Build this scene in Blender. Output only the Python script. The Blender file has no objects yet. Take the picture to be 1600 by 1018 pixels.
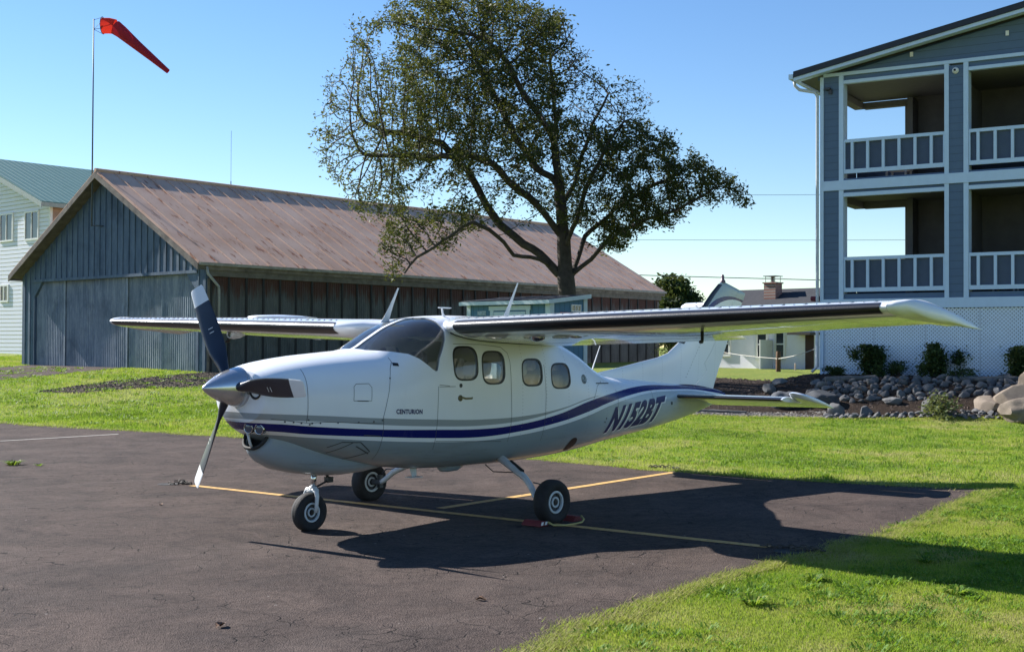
import bpy, bmesh, math, random
import numpy as np
from mathutils import Vector, Matrix, noise

random.seed(7)
rng = np.random.default_rng(11)
SC = bpy.context.scene
COL = SC.collection
R = math.radians

# ------------------------------------------------------------------ camera
cam = bpy.data.cameras.new('camera')
cam.sensor_width = 36.0
cam.lens = 1972.276 / 1600 * 36.0
cam.clip_start = 0.1
cam.clip_end = 3000
camo = bpy.data.objects.new('camera', cam)
COL.objects.link(camo)
SC.camera = camo
CP = Vector((-6.284, -9.124, 1.705))
yaw, pit, rol = R(48.318), R(0.941), R(0.259)
fw = Vector((math.sin(yaw) * math.cos(pit), math.cos(yaw) * math.cos(pit), math.sin(pit)))
rt = Vector((math.cos(yaw), -math.sin(yaw), 0))
up = rt.cross(fw)
rt2 = rt * math.cos(rol) + up * math.sin(rol)
up2 = up * math.cos(rol) - rt * math.sin(rol)
M4 = Matrix(((rt2.x, up2.x, -fw.x, CP.x), (rt2.y, up2.y, -fw.y, CP.y), (rt2.z, up2.z, -fw.z, CP.z), (0, 0, 0, 1)))
camo.matrix_world = M4

# ------------------------------------------------------------------ light
SUN_EL, SUN_AZ = R(34.0), R(8.3)
sd = Vector((-math.sin(SUN_AZ) * math.cos(SUN_EL), math.cos(SUN_AZ) * math.cos(SUN_EL), math.sin(SUN_EL)))  # towards the sun
W = bpy.data.worlds.new('World')
SC.world = W
W.use_nodes = True
nt = W.node_tree
nt.nodes.clear()
wo = nt.nodes.new('ShaderNodeOutputWorld')
bg = nt.nodes.new('ShaderNodeBackground')
sky = nt.nodes.new('ShaderNodeTexSky')
sky.sky_type = 'NISHITA'
sky.sun_disc = False
sky.sun_elevation = SUN_EL
sky.sun_rotation = math.atan2(sd.x, sd.y)
sky.air_density = 1.0
sky.dust_density = 0.0
sky.ozone_density = 2.2
bg.inputs[1].default_value = 0.075
hsv = nt.nodes.new('ShaderNodeHueSaturation')
hsv.inputs['Saturation'].default_value = 1.22
hsv.inputs['Hue'].default_value = 0.507
nt.links.new(sky.outputs[0], hsv.inputs['Color'])
nt.links.new(hsv.outputs[0], bg.inputs[0])
nt.links.new(bg.outputs[0], wo.inputs[0])
sun = bpy.data.lights.new('sun', 'SUN')
sun.energy = 5.0
sun.angle = R(0.5)
sun.color = (1.0, 0.955, 0.90)
suno = bpy.data.objects.new('sun', sun)
suno.rotation_euler = sd.to_track_quat('Z', 'Y').to_euler()
suno.location = (-20, 60, 50)
COL.objects.link(suno)
SC.view_settings.view_transform = 'Standard'
SC.view_settings.look = 'None'
SC.view_settings.exposure = 1.15
SC.view_settings.gamma = 1.0

# ------------------------------------------------------------------ node helper
class NG:
    def __init__(s, name):
        s.m = bpy.data.materials.new(name)
        s.m.use_nodes = True
        s.t = s.m.node_tree
        s.t.nodes.clear()
        s.out = s.t.nodes.new('ShaderNodeOutputMaterial')
        s.tc = s.t.nodes.new('ShaderNodeTexCoord')
        s.obj = s.tc.outputs['Object']

    def n(s, typ, **kw):
        nd = s.t.nodes.new(typ)
        for k, v in kw.items():
            if k.startswith('i_'):
                s.set(nd.inputs[int(k[2:])], v)
            else:
                setattr(nd, k, v)
        return nd

    def set(s, inp, v):
        if isinstance(v, bpy.types.NodeSocket):
            s.t.links.new(v, inp)
        else:
            if isinstance(v, tuple) and len(v) == 3 and inp.type == 'RGBA':
                v = (*v, 1)
            inp.default_value = v

    def math(s, op, a, b=0.0, c=0.0):
        nd = s.n('ShaderNodeMath', operation=op)
        s.set(nd.inputs[0], a); s.set(nd.inputs[1], b); s.set(nd.inputs[2], c)
        return nd.outputs[0]

    def mix(s, f, a, b, blend='MIX'):
        nd = s.n('ShaderNodeMix', data_type='RGBA', blend_type=blend)
        s.set(nd.inputs[0], f); s.set(nd.inputs[6], a); s.set(nd.inputs[7], b)
        return nd.outputs[2]

    def noise(s, sc, det=4.0, rough=0.55, vec=None, dist=0.0):
        nd = s.n('ShaderNodeTexNoise')
        s.set(nd.inputs['Vector'], vec if vec is not None else s.obj)
        nd.inputs['Scale'].default_value = sc
        nd.inputs['Detail'].default_value = det
        nd.inputs['Roughness'].default_value = rough
        nd.inputs['Distortion'].default_value = dist
        return nd.outputs[0]

    def vor(s, sc, feat='F1', vec=None, rnd=1.0):
        nd = s.n('ShaderNodeTexVoronoi', feature=feat)
        s.set(nd.inputs['Vector'], vec if vec is not None else s.obj)
        nd.inputs['Scale'].default_value = sc
        nd.inputs['Randomness'].default_value = rnd
        return nd

    def mapv(s, scale=(1, 1, 1), loc=(0, 0, 0), rot=(0, 0, 0), vec=None):
        nd = s.n('ShaderNodeMapping')
        s.set(nd.inputs[0], vec if vec is not None else s.obj)
        nd.inputs[1].default_value = loc; nd.inputs[2].default_value = rot; nd.inputs[3].default_value = scale
        return nd.outputs[0]

    def step(s, v, lo, hi, a=0.0, b=1.0):
        nd = s.n('ShaderNodeMapRange')
        s.set(nd.inputs[0], v)
        nd.inputs[1].default_value = lo; nd.inputs[2].default_value = hi
        nd.inputs[3].default_value = a; nd.inputs[4].default_value = b
        return nd.outputs[0]

    def xyz(s, vec=None):
        nd = s.n('ShaderNodeSeparateXYZ')
        s.set(nd.inputs[0], vec if vec is not None else s.obj)
        return nd.outputs

    def bump(s, h, strength=0.5, dist=0.01, nrm=None):
        nd = s.n('ShaderNodeBump')
        nd.inputs['Strength'].default_value = strength
        nd.inputs['Distance'].default_value = dist
        s.set(nd.inputs['Height'], h)
        if nrm is not None:
            s.set(nd.inputs['Normal'], nrm)
        return nd.outputs[0]

    def done(s, col, rough=0.6, metal=0.0, nrm=None, coat=0.0, spec=0.5, **kw):
        p = s.n('ShaderNodeBsdfPrincipled')
        s.set(p.inputs['Base Color'], col)
        s.set(p.inputs['Roughness'], rough)
        s.set(p.inputs['Metallic'], metal)
        p.inputs['Coat Weight'].default_value = coat
        p.inputs['Coat Roughness'].default_value = 0.04
        p.inputs['Specular IOR Level'].default_value = spec
        for k, v in kw.items():
            s.set(p.inputs[k.replace('_', ' ')], v)
        if nrm is not None:
            s.set(p.inputs['Normal'], nrm)
        s.t.links.new(p.outputs[0], s.out.inputs[0])
        return s.m

def simple(name, col, rough=0.6, metal=0.0, var=0.15, scale=6.0, bump=0.0, coat=0.0, spec=0.5):
    g = NG(name)
    f = g.noise(scale, 5.0, 0.6)
    dk = tuple(c * (1 - var) for c in col); lt = tuple(min(1, c * (1 + var)) for c in col)
    c = g.mix(g.step(f, 0.3, 0.7), dk, lt)
    nr = g.bump(g.noise(scale * 8, 4.0), bump, 0.01) if bump else None
    return g.done(c, rough, metal, nr, coat, spec)

# ------------------------------------------------------------------ mesh helpers
WORLD = {}
def wpos(o):
    return WORLD.get(o.name, Vector((0, 0, 0)))

def tag(o, label=None, cat=None, group=None, kind=None):
    if label: o['label'] = label
    if cat: o['category'] = cat
    if group: o['group'] = group
    if kind: o['kind'] = kind
    return o

def thing(name, label, cat, loc=(0, 0, 0), group=None, rotz=0.0):
    o = bpy.data.objects.new(name, None)
    o.empty_display_size = 0.2
    COL.objects.link(o)
    o.location = loc
    o.rotation_euler = (0, 0, rotz)
    WORLD[o.name] = Vector(loc)
    return tag(o, label, cat, group)

class MB:
    """collects faces, vertices in world coordinates (or local when local=True at build)"""
    def __init__(s):
        s.v = []; s.f = []; s.mi = []; s.mats = []
    def mslot(s, m):
        if m is None: return 0
        if m not in s.mats: s.mats.append(m)
        return s.mats.index(m)
    def add(s, vs, fs, m=None):
        b = len(s.v); k = s.mslot(m)
        s.v.extend([tuple(float(c) for c in p) for p in vs])
        for f in fs:
            s.f.append(tuple(i + b for i in f)); s.mi.append(k)
    def box(s, c0, c1, m=None):
        (x0, y0, z0), (x1, y1, z1) = c0, c1
        if x0 > x1: x0, x1 = x1, x0
        if y0 > y1: y0, y1 = y1, y0
        if z0 > z1: z0, z1 = z1, z0
        s.add([(x0, y0, z0), (x1, y0, z0), (x1, y1, z0), (x0, y1, z0), (x0, y0, z1), (x1, y0, z1), (x1, y1, z1), (x0, y1, z1)],
              [(0, 3, 2, 1), (4, 5, 6, 7), (0, 1, 5, 4), (1, 2, 6, 5), (2, 3, 7, 6), (3, 0, 4, 7)], m)
    def obox(s, o, a, b, c, m=None):
        """box from origin o with edge vectors a,b,c"""
        o, a, b, c = Vector(o), Vector(a), Vector(b), Vector(c)
        P = [o, o + a, o + a + b, o + b, o + c, o + a + c, o + a + b + c, o + b + c]
        F = [(0, 3, 2, 1), (4, 5, 6, 7), (0, 1, 5, 4), (1, 2, 6, 5), (2, 3, 7, 6), (3, 0, 4, 7)]
        if a.cross(b).dot(c) < 0: F = [f[::-1] for f in F]
        s.add(P, F, m)
    def tube(s, pts, rad, seg=8, m=None, caps=True, flat=1.0, upv=None):
        pts = [Vector(p) for p in pts]
        n = len(pts)
        if not isinstance(rad, (list, tuple)): rad = [rad] * n
        rings = []
        t0 = (pts[1] - pts[0]).normalized()
        ref = Vector(upv) if upv else (Vector((0, 0, 1)) if abs(t0.z) < 0.9 else Vector((1, 0, 0)))
        V = []
        for i, p in enumerate(pts):
            t = (pts[min(i + 1, n - 1)] - pts[max(i - 1, 0)])
            if t.length < 1e-9: t = t0
            t.normalize()
            a = t.cross(ref)
            if a.length < 1e-6: a = t.orthogonal()
            a.normalize()
            b = a.cross(t); ref = b
            for k in range(seg):
                an = 2 * math.pi * k / seg
                V.append(p + a * (math.cos(an) * rad[i]) + b * (math.sin(an) * rad[i] * flat))
        F = []
        for i in range(n - 1):
            for k in range(seg):
                F.append((i * seg + k, i * seg + (k + 1) % seg, (i + 1) * seg + (k + 1) % seg, (i + 1) * seg + k))
        if caps:
            F.append(tuple(range(seg))[::-1]); F.append(tuple((n - 1) * seg + k for k in range(seg)))
        s.add(V, F, m)
    def lathe(s, c, axis, prof, seg=32, m=None):
        """prof: list of (distance along axis, radius)"""
        c = Vector(c); ax = Vector(axis).normalized(); a = ax.orthogonal().normalized(); b = ax.cross(a)
        V = []
        for d, r in prof:
            for k in range(seg):
                an = 2 * math.pi * k / seg
                V.append(c + ax * d + (a * math.cos(an) + b * math.sin(an)) * r)
        F = []
        for i in range(len(prof) - 1):
            for k in range(seg):
                F.append((i * seg + k, i * seg + (k + 1) % seg, (i + 1) * seg + (k + 1) % seg, (i + 1) * seg + k))
        s.add(V, F, m)
    def loft(s, rings, m=None, cap0=True, cap1=True, closed=True):
        n = len(rings[0]); V = [p for r in rings for p in r]; F = []
        for i in range(len(rings) - 1):
            for k in range(n if closed else n - 1):
                F.append((i * n + k, i * n + (k + 1) % n, (i + 1) * n + (k + 1) % n, (i + 1) * n + k))
        if closed and cap0: F.append(tuple(range(n))[::-1])
        if closed and cap1: F.append(tuple((len(rings) - 1) * n + k for k in range(n)))
        s.add(V, F, m)
    def build(s, name, mat=None, parent=None, smooth=False, sharp=None, local=False, fixn=False):
        me = bpy.data.meshes.new(name)
        wp = Vector((0, 0, 0)) if (parent is None or local) else wpos(parent)
        me.from_pydata(s.v, [], s.f)
        if s.mats:
            for k in s.mats: me.materials.append(k)
            if mat is not None and not s.mats: me.materials.append(mat)
            me.polygons.foreach_set('material_index', s.mi)
        elif mat is not None:
            me.materials.append(mat)
        if fixn:
            bm = bmesh.new(); bm.from_mesh(me); bmesh.ops.recalc_face_normals(bm, faces=bm.faces); bm.to_mesh(me); bm.free()
        me.update()
        if smooth:
            me.polygons.foreach_set('use_smooth', [True] * len(me.polygons))
            if sharp is not None:
                me.set_sharp_from_angle(angle=R(sharp))
        o = bpy.data.objects.new(name, me)
        COL.objects.link(o)
        if parent is not None:
            o.parent = parent
            if not local:
                # vertices are world coordinates: undo the parent's world location
                o.location = -wp
                WORLD[o.name] = Vector((0, 0, 0))
            else:
                WORLD[o.name] = wpos(parent)
        else:
            WORLD[o.name] = Vector((0, 0, 0))
        return o

def bevel(o, w=0.01, seg=2):
    b = o.modifiers.new('bevel', 'BEVEL'); b.width = w; b.segments = seg; b.limit_method = 'ANGLE'
    return o

def copy_tree(o, parent=None):
    c = o.copy(); COL.objects.link(c)
    if parent is not None: c.parent = parent
    for ch in list(o.children):
        copy_tree(ch, c)
    return c

def sst(a, b, x):
    t = min(1.0, max(0.0, (x - a) / (b - a)))
    return t * t * (3 - 2 * t)

# ------------------------------------------------------------------ terrain
MC = (21.90, 5.81); MW = (0.168, -0.986); MN = (-0.986, -0.168)
def H(x, y):
    u = (x + 6.28) * .747 + (y + 9.12) * .665
    h = .01 * min(max(x - 3, 0), 8)
    h += .85 * sst(20, 44, u) + .5 * sst(44, 75, u) * sst(0, 40, y)
    s = (x - MC[0]) * MW[0] + (y - MC[1]) * MW[1]
    q = (x - MC[0]) * MN[0] + (y - MC[1]) * MN[1]
    k = sst(-2.5, 0, s) * (1 - sst(.3, 4.2, q))
    if h < 1.06: h += (1.06 - h) * k
    return h

# --- materials of the setting
def m_grass():
    g = NG('lawn_grass')
    a = g.noise(1.1, 6, 0.65); b = g.noise(9.0, 5, 0.7); c = g.noise(60.0, 4, 0.7)
    col = g.mix(g.step(a, .35, .68), (0.13, 0.20, 0.03), (0.27, 0.27, 0.06))
    col = g.mix(g.step(b, .42, .7), col, (0.075, 0.155, 0.018))
    col = g.mix(g.step(c, .35, .75, 0, .55), col, (0.28, 0.29, 0.08))
    hh = g.math('ADD', g.math('MULTIPLY', b, .6), c)
    return g.done(col, 0.9, 0, g.bump(hh, .9, .03), spec=.15)
def m_blade():
    g = NG('grass_blades')
    info = g.n('ShaderNodeAttribute', attribute_name='tint', attribute_type='GEOMETRY')
    cr = g.n('ShaderNodeValToRGB'); g.set(cr.inputs[0], info.outputs['Fac']); e = cr.color_ramp.elements
    e[0].position = 0.0; e[0].color = (.035, .10, .012, 1); e[1].position = 1.0; e[1].color = (.46, .38, .19, 1)
    for p_, c_ in ((.3, (.11, .23, .02)), (.62, (.27, .33, .045)), (.85, (.36, .36, .085))):
        q = e.new(p_); q.color = (*c_, 1)
    col = cr.outputs[0]
    p = g.n('ShaderNodeBsdfPrincipled'); g.set(p.inputs['Base Color'], col)
    p.inputs['Roughness'].default_value = .6; p.inputs['Specular IOR Level'].default_value = .25
    tr = g.n('ShaderNodeBsdfTranslucent'); g.set(tr.inputs[0], g.mix(.5, col, (.34, .5, .03)))
    mx = g.n('ShaderNodeMixShader'); mx.inputs[0].default_value = .42
    g.t.links.new(p.outputs[0], mx.inputs[1]); g.t.links.new(tr.outputs[0], mx.inputs[2])
    g.t.links.new(mx.outputs[0], g.out.inputs[0])
    return g.m
def m_asphalt():
    g = NG('weathered_asphalt')
    a = g.noise(.35, 5, .6); b = g.noise(2.2, 6, .65, dist=.6); c = g.noise(140, 3, .8); md = g.noise(34, 4, .75); lg = g.noise(7, 6, .7)
    ag = g.vor(95).outputs['Distance']
    col = g.mix(g.step(a, .3, .7), (.034, .026, .0235), (.060, .047, .042))
    col = g.mix(g.step(b, .4, .75, 0, .6), col, (.068, .056, .05))
    col = g.mix(g.step(c, .35, .75, 0, .75), col, (.125, .10, .088))
    col = g.mix(g.step(md, .38, .7, 0, .65), col, (.13, .105, .092))
    col = g.mix(g.step(md, .28, .44, .5, 0), col, (.018, .015, .014))
    col = g.mix(g.step(g.noise(.5, 5, .7, g.mapv((.35, 1.6, 1), rot=(0, 0, .5))), .5, .68, 0, .5), col, (.105, .088, .079))
    col = g.mix(g.step(lg, .3, .46, .5, 0), col, (.025, .02, .02))
    col = g.mix(g.step(ag, .1, .5, .35, 0), col, (.018, .015, .015))
    # fine crazing cracks, only in patches
    wv = g.mapv((1, 1, 1))
    add = g.n('ShaderNodeVectorMath', operation='ADD')
    g.set(add.inputs[0], wv)
    nn = g.n('ShaderNodeTexNoise'); nn.inputs['Scale'].default_value = 3; g.set(nn.inputs['Vector'], g.obj)
    sc = g.n('ShaderNodeVectorMath', operation='SCALE'); g.set(sc.inputs[0], nn.outputs[1]); sc.inputs[3].default_value = .35
    g.set(add.inputs[1], sc.outputs[0])
    cr = g.vor(3.2, 'DISTANCE_TO_EDGE', add.outputs[0]).outputs['Distance']
    msk = g.step(g.noise(.9, 4, .7), .48, .56)
    crk = g.math('MULTIPLY', g.step(cr, .004, .02, 1, 0), msk)
    col = g.mix(g.math('MULTIPLY', crk, .85), col, (.012, .012, .012))
    # pale scuffs
    st = g.mapv((.5, 4, 1), rot=(0, 0, .3))
    sf = g.step(g.noise(1.3, 6, .8, st), .58, .72, 0, .55)
    col = g.mix(sf, col, (.125, .108, .098))
    hh = g.math('SUBTRACT', g.math('ADD', g.math('MULTIPLY', c, .5), g.math('ADD', ag, g.math('MULTIPLY', md, 1.2))), g.math('MULTIPLY', crk, 1.0))
    bl = g.noise(1.1, 6, .72, dist=.8)
    col = g.mix(g.step(bl, .36, .66), g.mix(1.0, col, (.62, .60, .60), 'MULTIPLY'), g.mix(1.0, col, (1.12, 1.04, .99), 'MULTIPLY'))
    vs = g.vor(4.5); spk = g.math('MULTIPLY', g.math('LESS_THAN', vs.outputs['Distance'], .045), g.math('GREATER_THAN', g.xyz(vs.outputs['Color'])[0], .62))
    col = g.mix(g.math('MULTIPLY', spk, .8), col, (.26, .23, .21))
    col = g.mix(1.0, col, (1.12, 1.14, 1.16), 'MULTIPLY')
    return g.done(col, .88, 0, g.bump(hh, .8, .009), spec=.1)
def m_soil():
    g = NG('bare_soil')
    a = g.noise(3, 6, .7); b = g.noise(30, 5, .75)
    col = g.mix(g.step(a, .3, .7), (.09, .07, .052), (.17, .14, .105))
    col = g.mix(g.step(b, .5, .8, 0, .7), col, (.27, .23, .18))
    return g.done(col, .95, 0, g.bump(b, 1, .04), spec=.1)
def m_mulch():
    g = NG('bark_mulch')
    a = g.noise(4, 6, .7); b = g.noise(26, 6, .8)
    col = g.mix(g.step(b, .35, .7), (.018, .013, .011), (.085, .06, .045))
    col = g.mix(g.step(a, .55, .8, 0, .4), col, (.14, .11, .085))
    return g.done(col, .95, 0, g.bump(b, 1, .08), spec=.1)
def m_paintline(name, c):
    g = NG(name)
    a = g.noise(18, 6, .75); b = g.noise(120, 3, .8)
    col = g.mix(g.step(a, .5, .68, 0, .75), c, (.11, .09, .08))
    col = g.mix(g.step(b, .5, .7, 0, .45), col, (.12, .10, .08))
    return g.done(col, .8, spec=.2)
GRASS = m_grass(); BLADE = m_blade(); ASPH = m_asphalt(); SOIL = m_soil(); MULCH = m_mulch()
YEL = m_paintline('yellow_line_paint', (.60, .37, .13)); WHT = m_paintline('white_line_paint', (.5, .47, .42))

def grid_sheet(name, xs, ys, fz, mat, kind='structure'):
    mb = MB(); nx, ny = len(xs), len(ys)
    V = [(x, y, fz(x, y)) for y in ys for x in xs]
    F = [(j * nx + i, j * nx + i + 1, (j + 1) * nx + i + 1, (j + 1) * nx + i) for j in range(ny - 1) for i in range(nx - 1)]
    mb.add(V, F, mat)
    o = mb.build(name, smooth=True)
    o['kind'] = kind
    return o
def axis(lo, hi, a, b, d, far):
    core = list(np.arange(a, b + d / 2, d)); L = []; x = a; st = d
    while x > lo: st *= 1.35; x -= st; L.append(max(x, lo))
    Rr = []; x = b; st = d
    while x < hi: st *= 1.35; x += st; Rr.append(min(x, hi))
    return L[::-1] + core + Rr
grid_sheet('ground', axis(-900, 1500, -8, 50, .5, 0), axis(-900, 1500, -14, 60, .5, 0), H, GRASS)

def poly_sheet(name, poly, mat, dz, jag=0.0, step=0.25, cell=.5, kind='structure'):
    """ground-following sheet from an outline; outline resampled with jagged edge"""
    out = []
    n = len(poly)
    for i in range(n):
        a = Vector(poly[i]); b = Vector(poly[(i + 1) % n]); L = (b - a).length
        k = max(1, min(400, int(L / step)))
        for j in range(k):
            p = a.lerp(b, j / k)
            if jag:
                p = p + Vector((noise.noise((p.x * 1.7, p.y * 1.7, 0)) * jag + noise.noise((p.x * 7, p.y * 7, 3)) * jag * .6,
                                noise.noise((p.x * 1.7, p.y * 1.7, 9)) * jag + noise.noise((p.x * 7, p.y * 7, 5)) * jag * .6))
            out.append(p)
    bm = bmesh.new()
    vs = [bm.verts.new((p.x, p.y, 0)) for p in out]
    f = bm.faces.new(vs)
    if f.normal.z < 0: f.normal_flip()
    xs = [p.x for p in out]; ys = [p.y for p in out]
    x = math.floor(min(xs)) + .0137
    while x < max(xs):
        bmesh.ops.bisect_plane(bm, geom=bm.verts[:] + bm.edges[:] + bm.faces[:], plane_co=(x, 0, 0), plane_no=(1, 0, 0)); x += cell if x > -12 else 6
    y = math.floor(min(ys)) + .0137
    while y < max(ys):
        bmesh.ops.bisect_plane(bm, geom=bm.verts[:] + bm.edges[:] + bm.faces[:], plane_co=(0, y, 0), plane_no=(0, 1, 0)); y += cell if y < 32 else 6
    bmesh.ops.triangulate(bm, faces=bm.faces[:])
    for v in bm.verts: v.co.z = H(v.co.x, v.co.y) + dz
    bm.normal_update()
    if sum(f.normal.z for f in bm.faces) < 0: bmesh.ops.reverse_faces(bm, faces=bm.faces[:])
    me = bpy.data.meshes.new(name); bm.to_mesh(me); bm.free()
    me.materials.append(mat); me.polygons.foreach_set('use_smooth', [True] * len(me.polygons))
    o = bpy.data.objects.new(name, me); COL.objects.link(o); o['kind'] = kind
    WORLD[o.name] = Vector((0, 0, 0))
    return o

TAR = [(5.2, 40), (5.5, 20), (5.77, 15.28), (6.18, 13.53), (6.65, 12.03), (7.21, 9.42), (7.5, 6), (7.78, 3.01), (7.72, .48), (7.83, -.91), (8.09, -2.49),
       (8.55, -3.5), (6.91, -3.75), (5.66, -3.88), (4.62, -4.09), (3.41, -4.09), (2.8, -4.07), (1.72, -4.09), (.87, -4.22), (.17, -4.26), (-.32, -4.34), (-.94, -4.47),
       (-3, -5.0), (-4.5, -6.5), (-5, -14), (-60, -14), (-60, 40)]
poly_sheet('tarmac', TAR, ASPH, .012, jag=.17, step=.10)
poly_sheet('path', [(11.2, 33.0), (13.5, 31.4), (16.2, 34.6), (18.1, 36.4), (18.0, 29.3), (16.6, 28.8), (14.6, 27.2), (12.2, 25.9), (10.2, 25.2), (6, 24.2), (2, 33)], ASPH, .012, jag=.12)
poly_sheet('soil', [(9.6, 21.2), (12.5, 22.6), (15, 23.6), (17.3, 24.4), (17.3, 23.6), (15.6, 21.3), (14.2, 19.8), (12.9, 19.6), (11.8, 20.2), (10.2, 20.0)], SOIL, .014, jag=.35)
poly_sheet('mulch_bed', [(15.9, 7.1), (17.2, 4.6), (18.2, 3.2), (19.1, 1.7), (19.6, .3), (20.2, -2), (21, -8), (24.5, -8), (24.3, -2), (22.6, 4.6), (23.6, 7.6), (26.0, 9.0), (26.0, 12.5), (23, 12.6), (19, 10.6), (16.8, 9.0)], MULCH, .014, jag=.25)

def strip_line(name, a, b, w, mat):
    a, b = Vector(a), Vector(b); d = (b - a).normalized(); n = Vector((-d.y, d.x)); L = (b - a).length
    mb = MB(); k = int(L / .1); V = []; F = []
    for i in range(k + 1):
        p = a + d * (L * i / k)
        for s_ in (-1, 1):
            e = w / 2 * (1 + .12 * noise.noise((p.x * 9 + s_ * 5, p.y * 9, 2)))
            q = p + n * s_ * e
            V.append((q.x, q.y, H(q.x, q.y) + .0165))
    F = [(2 * i, 2 * i + 1, 2 * i + 3, 2 * i + 2) for i in range(k)]
    mb.add(V, F, mat); o = mb.build(name); o['kind'] = 'structure'; return o
strip_line('yellow_marking', (2.56, 3.91), (3.2, -3.61), .115, YEL)
strip_line('yellow_marking', (3.09, .22), (7.6, .37), .115, YEL)
strip_line('white_marking', (4.14, 11.97), (6.15, 11.54), .07, WHT)
strip_line('white_marking', (3.2, 12.4), (4.0, 12.03), .07, WHT)

# ------------------------------------------------------------------ grass blades
def inpoly(x, y, poly):
    c = np.zeros(len(x), bool); n = len(poly)
    for i in range(n):
        x0, y0 = poly[i]; x1, y1 = poly[(i + 1) % n]
        if y0 == y1: continue
        k = ((y0 > y) != (y1 > y)) & (x < (x1 - x0) * (y - y0) / (y1 - y0) + x0)
        c ^= k
    return c
def blades(name, region, N, h0, w0, tuft=.25, clump=1.0, exclude=(), lean=.5, label=None, bias=.42, dry=.03):
    xs = [p[0] for p in region]; ys = [p[1] for p in region]
    X = rng.uniform(min(xs), max(xs), N * 3); Y = rng.uniform(min(ys), max(ys), N * 3)
    k = inpoly(X, Y, region)
    for e in exclude: k &= ~inpoly(X, Y, e)
    X, Y = X[k][:N], Y[k][:N]
    n = len(X)
    # clumped height & tint from cheap sine noise
    def nz(a, b, s):
        return (np.sin(X * a * s + 1.3 * np.sin(Y * b * s)) * np.cos(Y * b * 1.3 * s + 1.7 * np.sin(X * a * .7 * s)) + 1) / 2
    cl = nz(3.1, 2.7, clump) * .5 + nz(9.7, 8.1, clump) * .5
    tf = (cl > (1 - tuft)).astype(float)
    hh = h0 * (0.45 + .5 * rng.random(n) + 1.0 * tf * rng.random(n))
    ww = w0 * (.6 + .8 * rng.random(n))
    th = rng.uniform(0, 2 * np.pi, n); le = lean * (.3 + rng.random(n)); la = rng.uniform(0, 2 * np.pi, n)
    Z = np.array([H(a, b) for a, b in zip(X, Y)])
    dx, dy = np.cos(th) * ww / 2, np.sin(th) * ww / 2
    V = np.empty((n, 4, 3))
    V[:, 0] = np.c_[X - dx, Y - dy, Z - .005]; V[:, 1] = np.c_[X + dx, Y + dy, Z - .005]
    mx, my = np.cos(la) * hh * le * .35, np.sin(la) * hh * le * .35
    V[:, 2] = np.c_[X + mx + dx * .7, Y + my + dy * .7, Z + hh * .6]
    V[:, 3] = np.c_[X + mx * 2.6, Y + my * 2.6, Z + hh]
    me = bpy.data.meshes.new(name)
    me.vertices.add(n * 4); me.vertices.foreach_set('co', V.reshape(-1))
    b = np.arange(n) * 4
    loops = np.c_[b, b + 1, b + 2, b, b + 2, b + 3].reshape(-1)
    me.loops.add(n * 6); me.loops.foreach_set('vertex_index', loops)
    me.polygons.add(n * 2); me.polygons.foreach_set('loop_start', np.arange(n * 2) * 3)
    at = me.attributes.new('tint', 'FLOAT', 'POINT')
    lo_ = np.array([noise.noise(Vector((a * .55, b * .55, 4.2))) + .6 * noise.noise(Vector((a * 1.9, b * 1.9, 1.2))) for a, b in zip(X, Y)])
    tint = np.clip(bias + .8 * lo_ + .42 * (rng.random(n) - .5) - .30 * tf, 0, 1)
    dd = rng.random(n) < dry; tint[dd] = rng.uniform(.8, 1, dd.sum())
    at.data.foreach_set('value', np.repeat(tint, 4))
    me.materials.append(BLADE)
    me.update(calc_edges=True)
    o = bpy.data.objects.new(name, me); COL.objects.link(o)
    tag(o, label, 'grass', None, 'stuff'); WORLD[o.name] = Vector((0, 0, 0))
    return o
TARX = TAR
TARI = [(5.0, 40), (5.35, 20), (5.62, 15.28), (6.03, 13.5), (6.5, 12), (7.08, 9.4), (7.36, 6), (7.65, 3.0), (7.6, .48), (7.7, -.91), (7.95, -2.4), (8.35, -3.4), (6.9, -3.65), (5.66, -3.78),
        (4.62, -3.98), (3.41, -3.99), (2.8, -3.97), (1.72, -3.99), (.87, -4.12), (.17, -4.16), (-.9, -4.37), (-3, -4.9), (-5, -14), (-60, -14), (-60, 40)]
MUL = [(15.9, 7.1), (17.2, 4.6), (18.2, 3.2), (19.1, 1.7), (19.6, .3), (20.2, -2), (21, -8), (30, -8), (26, 12.5), (23, 12.6), (19, 10.6), (16.8, 9.0)]
SOI = [(9.6, 21.2), (12.5, 22.6), (15, 23.6), (17.3, 24.4), (17.3, 23.6), (15.6, 21.3), (14.2, 19.8), (12.9, 19.6), (11.8, 20.2), (10.2, 20.0)]
PTH = [(11.2, 33.0), (13.5, 31.4), (16.2, 34.6), (18.1, 36.4), (18.0, 29.3), (16.6, 28.8), (14.6, 27.2), (12.2, 25.9), (10.2, 25.2), (6, 24.2), (2, 33)]
blades('lawn', [(-1.6, -4.3), (.6, -7.2), (6.0, -5.2), (9.4, -4.0), (9.2, -3.0), (2.8, -3.85), (-.3, -4.2)], 230000, .026, .0042, .16, 2.2, (TARI,), bias=.60, dry=.09,
       label='short mossy lawn in the near right corner, beside the tarmac')
blades('lawn', [(7.4, 8), (7.4, -3.4), (9, -4), (20.5, -.2), (19.6, 1.5), (16.2, 7.2), (17, 10), (20, 11.5), (20, 14), (6, 16)], 260000, .045, .008, .2, 1.0, (TARI, MUL),
       label='bright green lawn strip between the tarmac and the rock bed')
blades('lawn', [(5, 15), (9, 7), (16, 10), (22, 14), (18, 23.6), (17, 37), (22, 38), (24, 47), (10, 47), (4, 26)], 170000, .06, .014, .25, .6, (TARI, SOI, PTH), bias=.66, dry=.16,
       label='patchy lawn left of the propeller, in front of the weathered hangar')

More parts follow.
